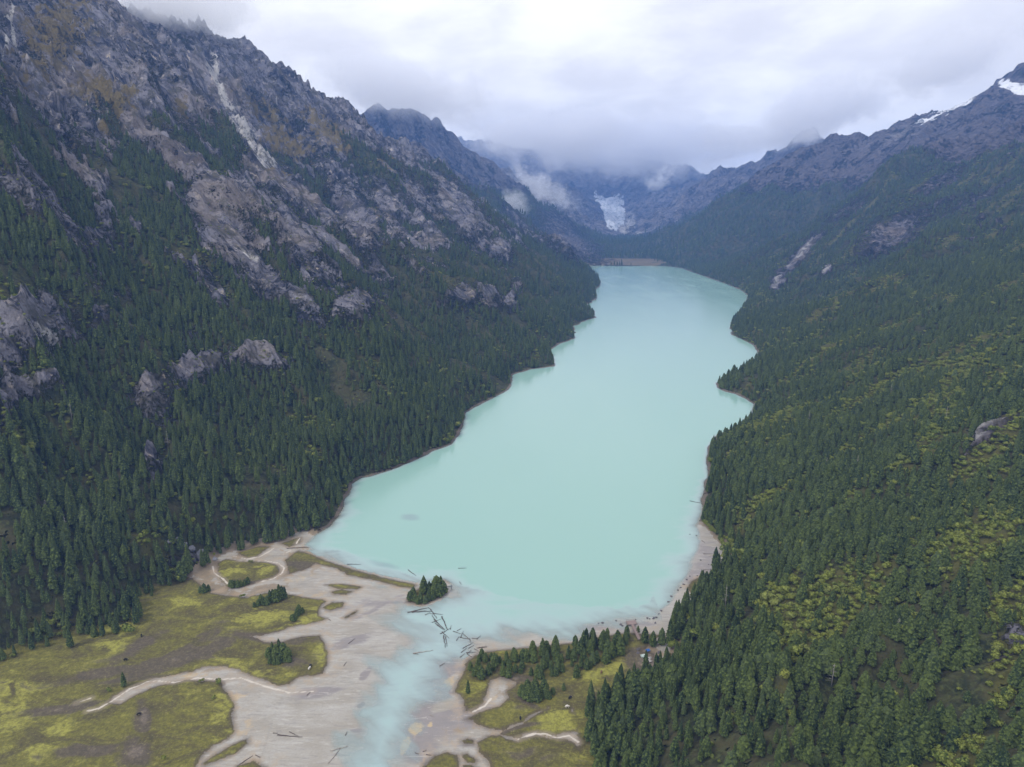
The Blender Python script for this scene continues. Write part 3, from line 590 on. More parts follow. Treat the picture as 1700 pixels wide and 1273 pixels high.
def broad_crown(seed, h=5.0, r=2.6, n=230):
    g = np.random.default_rng(seed); vs = []; fs = []; tip = []
    cs = [(g.normal() * r * .38, g.normal() * r * .38, h * (.45 + .3 * g.random()), r * (.45 + .3 * g.random())) for _ in range(6)]
    for i in range(n):
        c = cs[i % 6]; d = g.normal(size=3); d /= np.linalg.norm(d); d[2] = abs(d[2]) * 1.0 - .25
        p = np.array(c[:3]) + d * c[3] * (.75 + .3 * g.random())
        if p[2] < .1: p[2] = .1
        a = g.normal(size=3); a -= a.dot(d) * d * .6; a /= np.linalg.norm(a); b = np.cross(d, a); s = .30 + .28 * g.random(); q = len(vs)
        for e, f_ in ((-1, -.5), (1, -.6), (.7, .8), (-.6, .7)):
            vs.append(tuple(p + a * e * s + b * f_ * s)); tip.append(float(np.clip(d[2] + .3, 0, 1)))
        fs += [(q, q + 1, q + 2), (q, q + 2, q + 3)]
    return np.array(vs), fs, tip
def trunk_mesh(h=14.0, r=.22, base=0.0):
    vs = []; fs = []; n = 6
    for j, (z, k) in enumerate([(-1.2, 1.35), (0, 1.15), (h * .3, .8), (h * .7, .4), (h, .08)]):
        for i in range(n): a = 6.283 * i / n; vs.append((math.cos(a) * r * k, math.sin(a) * r * k, z))
    for j in range(4):
        for i in range(n):
            a0 = j * n + i; a1 = j * n + (i + 1) % n; fs += [(a0, a1, a1 + n), (a0, a1 + n, a0 + n)]
    return np.array(vs), fs
def make_tree(name, crown, mat, th, tr):
    root = empty(name, (0, 0, 0))
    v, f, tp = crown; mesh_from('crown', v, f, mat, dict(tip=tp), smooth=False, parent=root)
    v, f = trunk_mesh(th, tr); mesh_from('trunk', v, f, M_BARK, smooth=True, parent=root)
    return root
CON = [make_tree('spruce_tree', conifer_crown(1, 14, 3.8, 1.6, 15, .50), M_CON, 13, .22), make_tree('spruce_tree', conifer_crown(2, 13, 4.1, 1.6, 14, .44, 1.1), M_CON, 12, .24),
       make_tree('spruce_tree', conifer_crown(3, 17, 3.1, 1.8, 16, .62), M_CON, 15, .22), make_tree('spruce_tree', conifer_crown(4, 12, 3.5, 1.2, 13, .50, 1.15), M_CON, 11, .22),
       make_tree('spruce_tree', conifer_crown(5, 16, 3.1, 2.0, 15, .58, .9), M_CON, 14, .20)]
BRD = [make_tree('leafy_bush', broad_crown(8), M_BRD, 3.0, .10), make_tree('leafy_bush', broad_crown(9, 6.5, 2.4), M_BRD, 4.0, .10)]
def kids(o): return [c for c in bpy.data.objects if c.parent == o]
KIDS = {o.name: kids(o) for o in CON + BRD}
used = set()
def plant(proto, x, y, z, s, sz, rz, label, cat, group, kind_name=None):
    if proto.name in used:
        r = proto.copy(); C.objects.link(r)
        for ch in KIDS[proto.name]:
            c = ch.copy(); C.objects.link(c); c.parent = r
    else:
        used.add(proto.name); r = proto
    r.location = (x, y, z); r.rotation_euler = (random.uniform(-.03, .03), random.uniform(-.03, .03), rz); r.scale = (s, s, sz)
    tag(r, label, cat, group); return r

# --- named clumps on the delta: (what, pixel foot points, tree height in m, group, label tail)
ORD = ['first', 'second', 'third', 'fourth', 'fifth', 'sixth', 'seventh', 'eighth', 'ninth', 'tenth', 'eleventh', 'twelfth', 'thirteenth', 'fourteenth', 'fifteenth', 'sixteenth', 'seventeenth', 'eighteenth', 'nineteenth', 'twentieth']
def nth(i, n):
    return 'leftmost' if i == 0 else 'rightmost' if i == n - 1 else ORD[i] + '-from-left' if i < 20 else 'right-hand'
c4 = lambda l: sub(l, 4.25, 300, 880)
c3 = lambda l: sub(l, 4.722, 640, 1080)
CLUMPS = [
 ([(682,995,8),(686,986,7),(690,998,7),(694,1001,6),(698,999,8),(703,985,14),(706,1000,7),(711,997,9),(713,985,10),(717,994,9),(722,989,13),(725,983,15.5),(728,988,11),(732,979,12),(736,983,11)], 'spruce in the clump on the tip of the sand spit', 'spruces on the spit tip'),
 ([(446,1090,6),(449,1101,5),(453,1088,8),(456,1103,5),(459,1092,9),(462,1102,5),(465,1088,10),(468,1098,7),(471,1090,9),(475,1098,6),(478,1092,7),(481,1099,4)], 'dark spruce in the round clump on the mossy point', 'spruces on the mossy point'),
 ([(*p, h) for p, h in zip(c4([(520,545),(545,535),(570,520),(590,528),(612,525),(632,508),(655,500),(675,502),(700,492),(718,485),(736,480)]), [4,4.5,7,6,6.5,8,8.5,9,10,9.5,8])], 'dark spruce in the slanting row on the bright meadow', 'spruce row on the meadow'),
 ([(*p, h) for p, h in zip(c4([(782,636),(796,641),(808,632),(822,608),(836,590),(862,582)]), [4,5,5,6.5,7,4])], 'small spruce in the sparse group near the meadow tip', 'small spruces near the meadow tip'),
 ([(*p, h) for p, h in zip(c4([(352,397),(368,405),(386,400),(404,404),(426,397),(450,388),(474,376)]), [5,6,5,6,5,4.5,5])], 'small spruce on the lower rim of the looped meadow', 'spruces of the looped meadow'),
 ([(*p, h) for p, h in zip(c4([(140,442),(168,440),(196,426)]), [5,7,5])], 'grey-green young spruce at the forest foot left of the sandy path', 'young spruces at the forest foot'),
 ([(*p, h) for p, h in zip(c3([(1068,352),(1088,372),(1112,340),(1118,382),(1146,386),(1172,352),(1186,390),(1210,372),(1240,352),(1256,372),(1280,376),(1312,338)]), [7,8,9,9,8,11,8,7,10,8,5,4])], 'dark spruce in the compact clump on the right meadow', 'clump on the right meadow'),
]
def tree_variant(h): return CON[random.randrange(5)] if h > 8 else CON[random.choice((0, 1, 3))]
n_ind = 0
def put_px(px, py, h, label, group, proto=None, wide=1.0, cat='spruce'):
    global n_ind
    x, y = on_plane(px, py, .5); z = float(height_at(x, y)[0])
    pr = proto or tree_variant(h); H0 = {0: 15, 1: 14, 2: 16.5, 3: 13, 4: 15}[CON.index(pr)] if pr in CON else (5 if pr is BRD[0] else 6.5)
    s = h / H0; n_ind += 1
    return plant(pr, float(x), float(y), z - .1, s * wide, s, random.uniform(0, 6.28), label, cat, group)
for pts, lab, grp in CLUMPS:
    pts = sorted(pts); n = len(pts)
    for i, (a, b, h) in enumerate(pts):
        put_px(a, b, h * (.9 if 'spit' in lab else 1.08), f'{nth(i, n)} {lab}', grp, wide=1.5 if 'spit' in lab else 1.12 if h > 9 else 1.3)
put_px(206, 1141, 9, 'lone dark spruce on the brown moss just above the pale stream', None)
put_px(117, 1075, 13, 'tall grey-green spruce standing at the meadow edge before the left forest', None, CON[2])
put_px(*c3([(646, 335)])[0], 8.5, 'lone spruce on the mossy lobe nearest the river mouth', None, CON[2])
put_px(*c3([(1396, 310)])[0], 5, 'pale green young spruce in front of the grove on the right meadow', None, CON[3])
for (a, b, h, l) in [(362,1137,3.6,'round green bush where the pale stream leaves the lower-left meadow'),(334,1133,2.5,'low green bush beside the pale stream left of the round bush'),(356,1160,2.0,'small green bush near the right edge of the lower-left meadow'),
                     (182,1148,2.6,'low green bush on the bank left of the lone dark spruce'),(273,1263,3.2,'leafy green bush on the lower-left meadow near the photo bottom'),(416,934,2.5,'small dark bush in the middle of the looped meadow'),(402,992,3,'single bush just above the slanting spruce row')]:
    put_px(a, b, h, l, None, BRD[0] if a != 273 else BRD[1], cat='bush')
# a grove between beach and meadow
GROVE = gp([(772,1125),(790,1092),(815,1084),(850,1085),(900,1080),(960,1072),(1010,1066),(1050,1070),(1052,1082),(1020,1092),(1000,1108),(985,1122),(960,1128),(930,1126),(900,1130),(850,1126),(800,1128)])
gx = np.array([p[0] for p in GROVE]); gy = np.array([p[1] for p in GROVE])
cand = []
for yy in np.arange(gy.min(), gy.max(), 3.9):
    for xx in np.arange(gx.min(), gx.max(), 3.9):
        cand.append((xx + random.uniform(-1.6, 1.6), yy + random.uniform(-1.6, 1.6)))
ca = np.array(cand); ins = sdf(ca[:, 0], ca[:, 1], GROVE) > .3; ca = ca[ins]
gz = height_at(ca[:, 0], ca[:, 1])
gb = pnoise(ca[:, 0] / 14, ca[:, 1] / 14, 4)
keep = rng.random(len(ca)) < .62 ; keep &= ~((gb > .35) & (rng.random(len(ca)) < .7))
gpx, gpy, _ = project(ca[:, 0], ca[:, 1], gz)
for i in np.where(keep)[0]:
    back = gpy[i] < 1092
    h = random.uniform(8, 12.5) if back else random.uniform(4.5, 9.5)
    if gpx[i] < 850 and back: h *= 1.15
    pr = random.choice(CON) if h > 8 else random.choice((CON[0], CON[1], CON[3]))
    H0 = {0: 15, 1: 14, 2: 16.5, 3: 13, 4: 15}[CON.index(pr)]; s = h / H0
    row = 'along the beach side' if back else 'along the meadow side'
    third = 'left third' if gpx[i] < 870 else 'middle' if gpx[i] < 960 else 'right third'
    plant(pr, float(ca[i, 0]), float(ca[i, 1]), float(gz[i]) - .1, s * random.uniform(1.0, 1.3), s, random.uniform(0, 6.28),
          f'{"tall" if h > 9 else "small"} spruce in the {third} of the grove by the outlet, {row}', 'spruce', 'spruces of the grove by the outlet'); n_ind += 1
for a, b, h, l in [(1070,1066,11.5,'slender spruce just right of the wooden walkway'),(1084,1071,11,'second spruce right of the walkway, before the silt beach'),(1098,1069,12.5,'third and tallest spruce right of the walkway by the beach'),(1040,1060,10,'tall spruce just left of the wooden viewing deck'),(1008,1060,8,'spruce on the beach edge left of the walkway'),
                   (1059,1048,5,'short spruce beside the right corner of the viewing deck')]:
    put_px(a, b, h, l, None, CON[0] if h > 6 else CON[3])

def tube(pts, rad, n=6):
    vs = []; fs = []; pts = [np.array(p, float) for p in pts]
    for j, p in enumerate(pts):
        d = pts[min(j + 1, len(pts) - 1)] - pts[max(j - 1, 0)]; d /= np.linalg.norm(d) + 1e-9
        u = np.cross(d, (0, 0, 1.)); 
        if np.linalg.norm(u) < .1: u = np.array((1., 0, 0))
        u /= np.linalg.norm(u); w = np.cross(u, d)
        for i in range(n): a = 6.283 * i / n; vs.append(p + (u * math.cos(a) + w * math.sin(a)) * rad[j])
    for j in range(len(pts) - 1):
        for i in range(n):
            a0 = j * n + i; a1 = j * n + (i + 1) % n; fs += [(a0, a1, a1 + n), (a0, a1 + n, a0 + n)]
    for j, s in ((0, 1), (len(pts) - 1, -1)):
        for i in range(1, n - 1):
            q = j * n; fs.append((q, q + i + 1, q + i) if s > 0 else (q, q + i, q + i + 1))
    return vs, fs
def join(parts):
    V_, F_ = [], []
    for v, f in parts:
        q = len(V_); V_ += list(v); F_ += [tuple(i + q for i in t_) for t_ in f]
    return np.array(V_), F_
# --- the forest on both slopes
pts = []
def scatter(r0, r1, spacing):
    xs = np.arange(-r1 * math.sin(R(46)), r1 * math.sin(R(46)), spacing); ys = np.arange(60, r1, spacing)
    A, B = np.meshgrid(xs, ys); A = A + (np.arange(len(ys)) % 2)[:, None] * spacing * .5
    A = A.ravel() + rng.uniform(-.42, .42, A.size) * spacing; B = B.ravel() + rng.uniform(-.42, .42, B.size) * spacing
    d = np.hypot(A, B); azm = np.abs(np.arctan2(A, B)); k = (d >= r0) & (d < r1) & (azm < R(45)); return A[k], B[k]
near_all = []
for r0, r1, spc, boost in ((190, 900, 5.0, 1.0), (900, 1800, 6.4, 1.05), (1800, 3300, 8.2, 1.2), (3300, 5600, 14.0, 1.7)):
    A, B = scatter(r0, r1, spc)
    keep = (sdf(A, B, LAKE) < -2.0) & (sdf(A, B, FLAT) < -.5)
    A, B = A[keep], B[keep]
    Tt = terrain(A, B)
    dens = 1.0 - sstep(.30, .50, Tt['rockall'] + .15 * fbm(A / 20, B / 20, 3, 300))
    dens *= 1 - .72 * sstep(.35, .8, Tt['shrub'] + .25 * fbm(A / 30, B / 30, 3, 310))
    gap = fbm(Tt['a'] / 50, Tt['b'] / 150, 4, 320)
    edge = sstep(-45, -20, Tt['flat']) * (B < 600)
    dens *= np.where(Tt['left'], np.maximum(sstep(.66, .18, gap), edge), np.where(B < 1500, np.maximum(sstep(1.0, .5, gap), edge), sstep(.75, .2, gap)))
    dens *= np.where(Tt['left'], 1 - .35 * sstep(600, 1500, B), 1)
    dens = np.where(Tt['high'] > .5, dens * .25, dens)
    dens = np.where((B > 3280) & (B < 3950) & (Tt['h'] < 14), dens * .03, dens)
    dens = np.where((B > 5200) & (Tt['px'] > 960) & (Tt['px'] < 1120), 0, dens)
    openg = (B > 3280) & (B < 3800) & (Tt['h'] < 14)
    sparse = np.where(openg, .004, 1) * np.clip(dens, .13 * (Tt['high'] < .9) * (Tt['cliff'] < .8), 1)
    k = rng.random(len(A)) < sparse
    A, B = A[k], B[k]; hh = Tt['h'][k]; sh = Tt['shrub'][k]; rk = Tt['rockall'][k]
    sc = boost * (.52 + .72 * rng.random(len(A)) ** 1.2) * np.where(rk > .3, .6, 1) * (1 + .30 * fbm(A / 45, B / 45, 3, 330))
    sc *= np.where((Tt['left'][k]), .88, .84)
    broad = rng.random(len(A)) < np.clip((sh - .25) * 1.3, .02, .85)
    near_all.append(np.stack([A, B, hh, sc, broad, sh], 1))
TR = np.concatenate(near_all)
tpx, tpy, tdep = project(TR[:, 0], TR[:, 1], TR[:, 2])
inframe = (tpx > -60) & (tpx < 1760) & (tpy > 60) & (tpy < 1400)
TR = TR[(tpx > -350) & (tpx < 2050) & (tpy < 1750)]; tpx, tpy, tdep = project(TR[:, 0], TR[:, 1], TR[:, 2])
size = TR[:, 3] / tdep * (TR[:, 4] < .5) * (tpx > 5) * (tpx < 1695) * (tpy < 1285)
order = np.argsort(-size); N_FOREST = max(60, 296 - n_ind)
ind = order[:N_FOREST]
for j in ind:
    x, y, z, s, br, _ = TR[j]; pr = (CON[0], CON[1], CON[3], CON[0], CON[4])[random.randrange(5)] if tpx[j] > 700 else (CON[2], CON[4], CON[0])[random.randrange(3)]; tall = s > .95; right_c = tpx[j] > 1330
    lab = ('tall' if tall else 'mid-sized') + ' green spruce in the dense forest ' + ('filling the lower right corner' if right_c else 'along the bottom edge right of the meadow' if tpx[j] > 700 else 'at the left edge above the meadow')
    plant(pr, float(x), float(y), float(z) - .2, float(s), float(s * random.uniform(.85, 1.0) * (1 if tpx[j] > 700 else 1.15)), random.uniform(0, 6.28), lab, 'spruce', 'spruces of the near forest')
sn = [j for j in order[N_FOREST:N_FOREST + 3000:173]][:14]
def snag_mesh(seed):
    g = random.Random(seed); parts = [tube([(0, 0, -.5), (.1, 0, 6), (g.uniform(-.3, .3), 0, 12.5)], [.26, .17, .05])]
    for q in range(22):
        z = g.uniform(3, 12); a = g.uniform(0, 6.28); l = (13 - z) * .28 + .3; parts.append(tube([(0, 0, z), (math.cos(a) * l, math.sin(a) * l, z + g.uniform(-.3, .5))], [.07, .02], 4))
    return join(parts)
for q, j in enumerate(sn):
    v, f = snag_mesh(q); o = mesh_from('dead_tree', v, f, M_DEAD); x, y, z, s_2 = TR[j][:4]; o.location = (x, y, z); o.scale = (1.0, 1.0, .95 + .02 * q)
    tag(o, 'bare grey dead tree standing among the spruces of the forest', 'dead tree', 'dead trees in the forest')
rest = np.ones(len(TR), bool); rest[ind] = False; rest[sn] = False; TR = TR[rest]
print('TREES individual', n_ind + len(ind), 'stuff', len(TR))
# understory bushes in the shrubby openings and along rock ledges
b1_ = scatter(190, 900, 3.3); b2_ = scatter(900, 2400, 5.4); A = np.concatenate([b1_[0], b2_[0]]); B = np.concatenate([b1_[1], b2_[1]])
keep = (sdf(A, B, LAKE) < -1.0) & (sdf(A, B, FLAT) < -1.5); A, B = A[keep], B[keep]
Tt = terrain(A, B)
d = sstep(.25, .7, Tt['shrub'] + .2 * fbm(A / 12, B / 12, 3, 340)) * .9 + .04 + .40 * sstep(.15, .6, Tt['rockall']) * (1 - sstep(.6, .9, Tt['high']))*(np.asarray(Tt['left']))
d *= (1 - .8 * sstep(.5, .8, Tt['cliff']))
d *= np.where(B > 1300, .7, 1)
k = (rng.random(len(A)) < d) & (Tt['high'] < .85)
UB = np.stack([A[k], B[k], Tt['h'][k], .30 + .55 * rng.random(k.sum()) ** 1.5 * np.clip(.5 + Tt['shrub'][k], .5, 1.3), np.ones(k.sum()), Tt['shrub'][k]], 1)

def instancer(name, P_, protos, label):
    me = bpy.data.meshes.new(name); n = len(P_)
    me.vertices.add(n); me.vertices.foreach_set('co', P_[:, :3].astype(np.float32).ravel())
    a = me.attributes.new('size', 'FLOAT_VECTOR', 'POINT')
    s = P_[:, 3]; a.data.foreach_set('vector', np.stack([s, s, s * rng.uniform(.88, 1.15, n) * np.where(P_[:, 0] < P_[:, 1] * .23 + 60, 1.0, .88)], 1).astype(np.float32).ravel())
    a = me.attributes.new('turn', 'FLOAT_VECTOR', 'POINT'); a.data.foreach_set('vector', np.stack([rng.normal(0, .03, n), rng.normal(0, .03, n), rng.uniform(0, 6.28, n)], 1).astype(np.float32).ravel())
    a = me.attributes.new('pick', 'INT', 'POINT'); a.data.foreach_set('value', rng.integers(0, len(protos), n).astype(np.int32))
    o = bpy.data.objects.new(name, me); C.objects.link(o)
    ng = bpy.data.node_groups.new(name, 'GeometryNodeTree')
    ng.interface.new_socket('Geometry', in_out='INPUT', socket_type='NodeSocketGeometry'); ng.interface.new_socket('Geometry', in_out='OUTPUT', socket_type='NodeSocketGeometry')
    nn, ll = ng.nodes, ng.links
    gi = nn.new('NodeGroupInput'); go = nn.new('NodeGroupOutput')
    g2i = nn.new('GeometryNodeGeometryToInstance')
    for p in reversed(protos):
        oi = nn.new('GeometryNodeObjectInfo'); oi.transform_space = 'ORIGINAL'; oi.inputs['Object'].default_value = [c for c in KIDS[p.name] if c.name.startswith('crown')][0]; oi.inputs['As Instance'].default_value = True
        ll.new(oi.outputs['Geometry'], g2i.inputs[0])
    # Join keeps each crown as one pickable instance
    jn = nn.new('GeometryNodeJoinGeometry'); nn.remove(g2i)
    for nd in [x for x in nn if x.bl_idname == 'GeometryNodeObjectInfo']: ll.new(nd.outputs['Geometry'], jn.inputs[0])
    m2p = nn.new('GeometryNodeMeshToPoints'); ll.new(gi.outputs[0], m2p.inputs[0])
    iop = nn.new('GeometryNodeInstanceOnPoints'); iop.inputs['Pick Instance'].default_value = True
    def na(nm, dt): q = nn.new('GeometryNodeInputNamedAttribute'); q.data_type = dt; q.inputs['Name'].default_value = nm; return q.outputs['Attribute']
    ll.new(m2p.outputs[0], iop.inputs['Points']); ll.new(jn.outputs[0], iop.inputs['Instance'])
    ll.new(na('pick', 'INT'), iop.inputs['Instance Index']); ll.new(na('size', 'FLOAT_VECTOR'), iop.inputs['Scale'])
    e2r = nn.new('FunctionNodeEulerToRotation'); ll.new(na('turn', 'FLOAT_VECTOR'), e2r.inputs[0]); ll.new(e2r.outputs[0], iop.inputs['Rotation'])
    ll.new(iop.outputs[0], go.inputs[0])
    md = o.modifiers.new('scatter', 'NODES'); md.node_group = ng
    tag(o, label, 'forest', kind='stuff'); return o
con = TR[TR[:, 4] < .5]; brd = TR[TR[:, 4] >= .5]; brd[:, 3] *= 1.25
lf = con[:, 0] < (con[:, 1] * .23 + 60)
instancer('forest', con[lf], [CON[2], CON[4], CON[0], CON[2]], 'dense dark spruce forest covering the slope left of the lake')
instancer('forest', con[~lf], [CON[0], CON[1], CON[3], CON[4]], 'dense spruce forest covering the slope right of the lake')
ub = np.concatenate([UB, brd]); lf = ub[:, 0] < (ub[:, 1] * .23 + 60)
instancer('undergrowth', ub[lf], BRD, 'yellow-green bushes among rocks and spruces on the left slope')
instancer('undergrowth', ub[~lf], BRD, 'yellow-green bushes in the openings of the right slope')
print('bushes', len(ub))
for o in CON + BRD:
    if o.name not in used: print('UNUSED PROTO', o.name)

# ------------------------------------------------------------------ driftwood
M_LOG = simple_mat('weathered_log', (.085, .065, .055), .85, .5, 1.5)
M_LOGP = simple_mat('bleached_log', (.30, .26, .22), .85, .3, 1.5)
def log(a, b, label, group=None, r=None, lift=.0, mat=None):
    x0, y0 = map(float, on_plane(a[0], a[1], .15)); x1, y1 = map(float, on_plane(b[0], b[1], .15))
    L = math.hypot(x1 - x0, y1 - y0); r = r or min(.34, max(.17, L * .022)); g = random.Random(int(a[0] * 31 + b[1] * 7))
    hz = max(0, float(height_at((x0 + x1) / 2, (y0 + y1) / 2)[0])) + lift
    n = 6; pl_ = []; rd = []
    for i in range(n + 1):
        k = i / n; pl_.append((k * L, g.uniform(-.02, .02) * L, r * .5 + g.uniform(-.02, .04) * L * .3)); rd.append(r * (1.15 - .75 * k) * g.uniform(.9, 1.1))
    parts = [tube(pl_, rd)]
    for _ in range(2 + int(L / 4)):
        k = g.uniform(.15, .95); p = np.array((k * L, 0, r * .5)); d = np.array((g.uniform(.2, .6), g.choice((-1, 1)) * g.uniform(.4, 1.), g.uniform(.0, .6))) * g.uniform(.4, 1.4)
        parts.append(tube([p, p + d * .5, p + d], [r * .3, r * .2, r * .06], 4))
    if L > 5:      # root plate
        for q in range(5):
            an = q * 1.256; parts.append(tube([(0, 0, r * .5), (-.35, math.cos(an) * r * 2, r * .5 + abs(math.sin(an)) * r * 2)], [r * .5, r * .12], 4))
    v, f = join(parts); o = mesh_from('driftwood_log', v, f, mat or M_LOG)
    o.location = (x0, y0, hz + .05); o.rotation_euler = (0, 0, math.atan2(y1 - y0, x1 - x0)); tag(o, label, 'log', group); return o
jam = [((345,525),(545,480)),((385,522),(590,512)),((550,475),(585,500)),((575,495),(640,585)),((520,550),(560,530)),((560,530),(600,545)),((600,535),(700,548)),((590,560),(640,620)),((590,625),(680,590)),((610,600),(720,700)),((690,570),(745,700)),((620,635),(700,690)),((640,655),(715,705)),((675,740),(780,680)),((690,720),(760,790)),((705,760),(725,880)),((725,770),(740,865)),((775,695),(782,655))]
jam2 = [((805,715),(880,740)),((840,710),(885,685)),((835,810),(860,765)),((870,775),(970,795)),((905,745),(975,800)),((970,790),(975,830)),((880,770),(905,710)),((990,785),(1050,792)),((1040,792),(1080,755))]
jam3 = [((900,885),(1005,825)),((885,925),(940,880)),((955,885),(1010,855)),((870,975),(920,935)),((935,930),(1060,925)),((945,945),(1000,980)),((940,940),(985,905)),((1015,890),(1060,915)),((1045,885),(1145,865)),((1060,878),(1140,882))]
cj = lambda p: sub([p], 6.06, 620, 930)[0]
for L_, nm, gr_ in ((jam, 'in the main log jam off the spit tip', 'logs of the main jam'), (jam2, 'in the small tangle at the river mouth', 'logs of the small tangle'), (jam3, 'stranded on the silt beside the grove', 'logs stranded beside the grove')):
    L_ = sorted(L_, key=lambda s: (s[0][1] + s[1][1])); n = len(L_)
    for i, (a, b) in enumerate(L_):
        w = 'farthest' if i == 0 else 'nearest' if i == n - 1 else ORD[i] + '-farthest'
        log(cj(a), cj(b), f'{w} dark driftwood log {nm}', gr_, lift=.06 * (i % 4))
def L2(l, s, ox, oy): return [tuple(sub([a, b], s, ox, oy)) for a, b in l]
single = [
 (((686,1084.5),(719,1079.5)), 'long pale log half sunk in the shallow water below the main jam'),((( 730,1105.8),(738.8,1100)), 'short dark log on the silt between river and grove'),
 (((736,974),(749.5,973)), 'thin pole lying in shallows right of the spit clump'),(((749.5,971),(750,979.5)), 'short post-like log right of the spit clump'),(((678,946),(691,956)), 'thin sunken branch in the lake above the spit clump'),
 (((761,943.2),(775,942.8)), 'dark floating branch in the lake right of the spit'),(((763,965.5),(766,971)), 'small snag in the lake just right of the spit clump')]
single += list(zip(L2([((460,570),(690,592)),((570,540),(655,580)),((735,195),(768,162)),((940,830),(1050,690)),((960,715),(1125,672)),((80,865),(225,765)),((250,760),(300,785)),((1095,570),(1113,535)),((415,550),(460,552))], 5.667, 380, 1120),
 ['longest dark log lying on the sandflat near the photo bottom','shorter log leaning on the longest sandflat log','short dark log on the sand below the mossy point','pale slanting log at the river edge near the photo bottom','forked pale log crossing the top of the slanting river-edge log','dark slanting log at the bottom beside the small grassy strip','thin branch just right of the bottom slanting log','small mossy log on the left river edge','small stick left of the longest sandflat log']))
single += list(zip(L2([((1185,800),(1230,765)),((1175,240),(1272,241)),((750,130),(900,122)),((1150,960),(1172,930)),((1045,630),(1060,640)),((1640,870),(1680,875))], 4.25, 300, 880),
 ['dark slanting log on the silt right of the mossy lobes','straight log floating along the outer edge of the spit','dark log on the shore where the spit begins','small forked branch on silt right of the mossy point','tiny stick by the grassy islets','thin stick in the shallow river below the main jam']))
single += list(zip(L2([((320,80),(460,108)),((480,703),(600,705)),((545,728),(665,710)),((480,892),(560,890)),((460,545),(500,575))], 7.07, 1100, 820),
 ['long fallen trunk reaching into the lake from the right forest','straight pole on the right beach','grey log on the right beach nearest the yellow bushes','short log before the driftwood pile on the right beach','thin log on the tip of the right beach']))
single += list(zip(L2([((345,500),(382,518)),((232,800),(262,812)),((318,816),(360,820)),((292,790),(322,785))], 4.722, 640, 1080),
 ['thin log on the grey mud above the yellow sandbar','left small log on mud near the bottom centre','right small log on mud near the bottom centre','middle small log on mud near the bottom centre']))
for (a, b), l in single: log(a, b, l, None, mat=M_LOGP if 'pale' in l or 'grey' in l else None)

# ------------------------------------------------------------------ boulders
M_STONE = simple_mat('dark_boulder', (.10, .09, .095), .85, .5, 1.2)
M_PALE = simple_mat('pale_boulder', (.33, .31, .29), .85, .2, .8)
def boulder(seed):
    g = np.random.default_rng(seed); vs = []; fs = []; nu, nv = 9, 6
    for j in range(nv + 1):
        for i in range(nu):
            th = math.pi * j / nv; ph = 6.283 * i / nu; k = 1 + .22 * g.normal() * (0 < j < nv)
            vs.append((math.sin(th) * math.cos(ph) * k, math.sin(th) * math.sin(ph) * .8 * k, math.cos(th) * .6 * k))
    for j in range(nv):
        for i in range(nu):
            a0 = j * nu + i; a1 = j * nu + (i + 1) % nu; fs += [(a0, a0 + nu, a1 + nu), (a0, a1 + nu, a1)]
    return np.array(vs), fs
BM = []
def stone(px, py, s, label, group=None, mat=M_STONE, cat='boulder', name='boulder'):
    x, y = map(float, on_plane(px, py, .1)); v, f = boulder(len(BM) + 100); o = mesh_from(name, v * s, f, mat, smooth=False); BM.append(o)
    o.location = (x, y, max(0, float(height_at(x, y)[0])) + .1 * s); o.rotation_euler = (0, 0, random.uniform(0, 6)); tag(o, label, cat, group)
bl = sub([(115,462),(175,455),(362,425),(430,478),(452,497),(640,410),(803,388),(835,400),(888,398),(895,380),(930,380),(965,330),(1000,287),(915,457),(1100,160),(1140,82)], 8.485, 980, 980) + sub([(320,472),(398,487),(447,776),(540,828),(320,965),(283,1005),(250,1060),(213,1098),(180,1128),(408,960)], 7.07, 1100, 820)
bl.sort()
for i, (a, b) in enumerate(bl):
    w = 'leftmost' if i == 0 else (ORD[i] + '-from-left') if i < 20 else ORD[len(bl) - 1 - i] + '-from-right' if i < len(bl) - 1 else 'rightmost'
    stone(a, b, random.uniform(.5, .95), f'{w} dark boulder dotted along the silt beach at the lake foot', 'beach boulders')
for i, (a, b, s) in enumerate([(299,945,3.2),(310,942,2.6),(322,938,3.0),(334,936,3.4),(345,937,2.2),(356,934,2.0),(288,950,2.2)]):
    stone(a, b - 4, s, f'{ORD[i]} large grey boulder at the foot of the left forest above the path', 'boulders at the forest foot', mat=simple_mat('grey_boulder', (.20, .20, .22), .9, .4, .5) if i == 0 else BM[-1].data.materials[0])

# ------------------------------------------------------------------ wooden viewing deck and walkway, camp
M_PLANK = simple_mat('old_planks', (.24, .18, .16), .8, .35, 3)
def box(x0, x1, y0, y1, z0, z1):
    v = [(x, y, z) for z in (z0, z1) for x, y in ((x0, y0), (x1, y0), (x1, y1), (x0, y1))]
    f = [(0, 2, 1), (0, 3, 2), (4, 5, 6), (4, 6, 7), (0, 1, 5), (0, 5, 4), (1, 2, 6), (1, 6, 5), (2, 3, 7), (2, 7, 6), (3, 0, 4), (3, 4, 7)]
    return v, f
ax, ay = map(float, on_plane(1061.5, 1062, 1)); bx_, by_ = map(float, on_plane(1049.5, 1037, 1))
L = math.hypot(bx_ - ax, by_ - ay); deck = empty('viewing_deck', (ax, ay, .3), math.atan2(by_ - ay, bx_ - ax))
tag(deck, 'weathered wooden walkway ending in a railed viewing deck over the silt beach', 'viewing deck')
v, f = join([box(i * .3, i * .3 + .27, -.9, .9, .9, .98) for i in range(int(L / .3))]); mesh_from('walkway', v, f, M_PLANK, smooth=False, parent=deck)
v, f = join([box(L + i * .3, L + i * .3 + .27, -3.0, 3.0, .9, .985) for i in range(14)]); mesh_from('platform', v, f, M_PLANK, smooth=False, parent=deck)
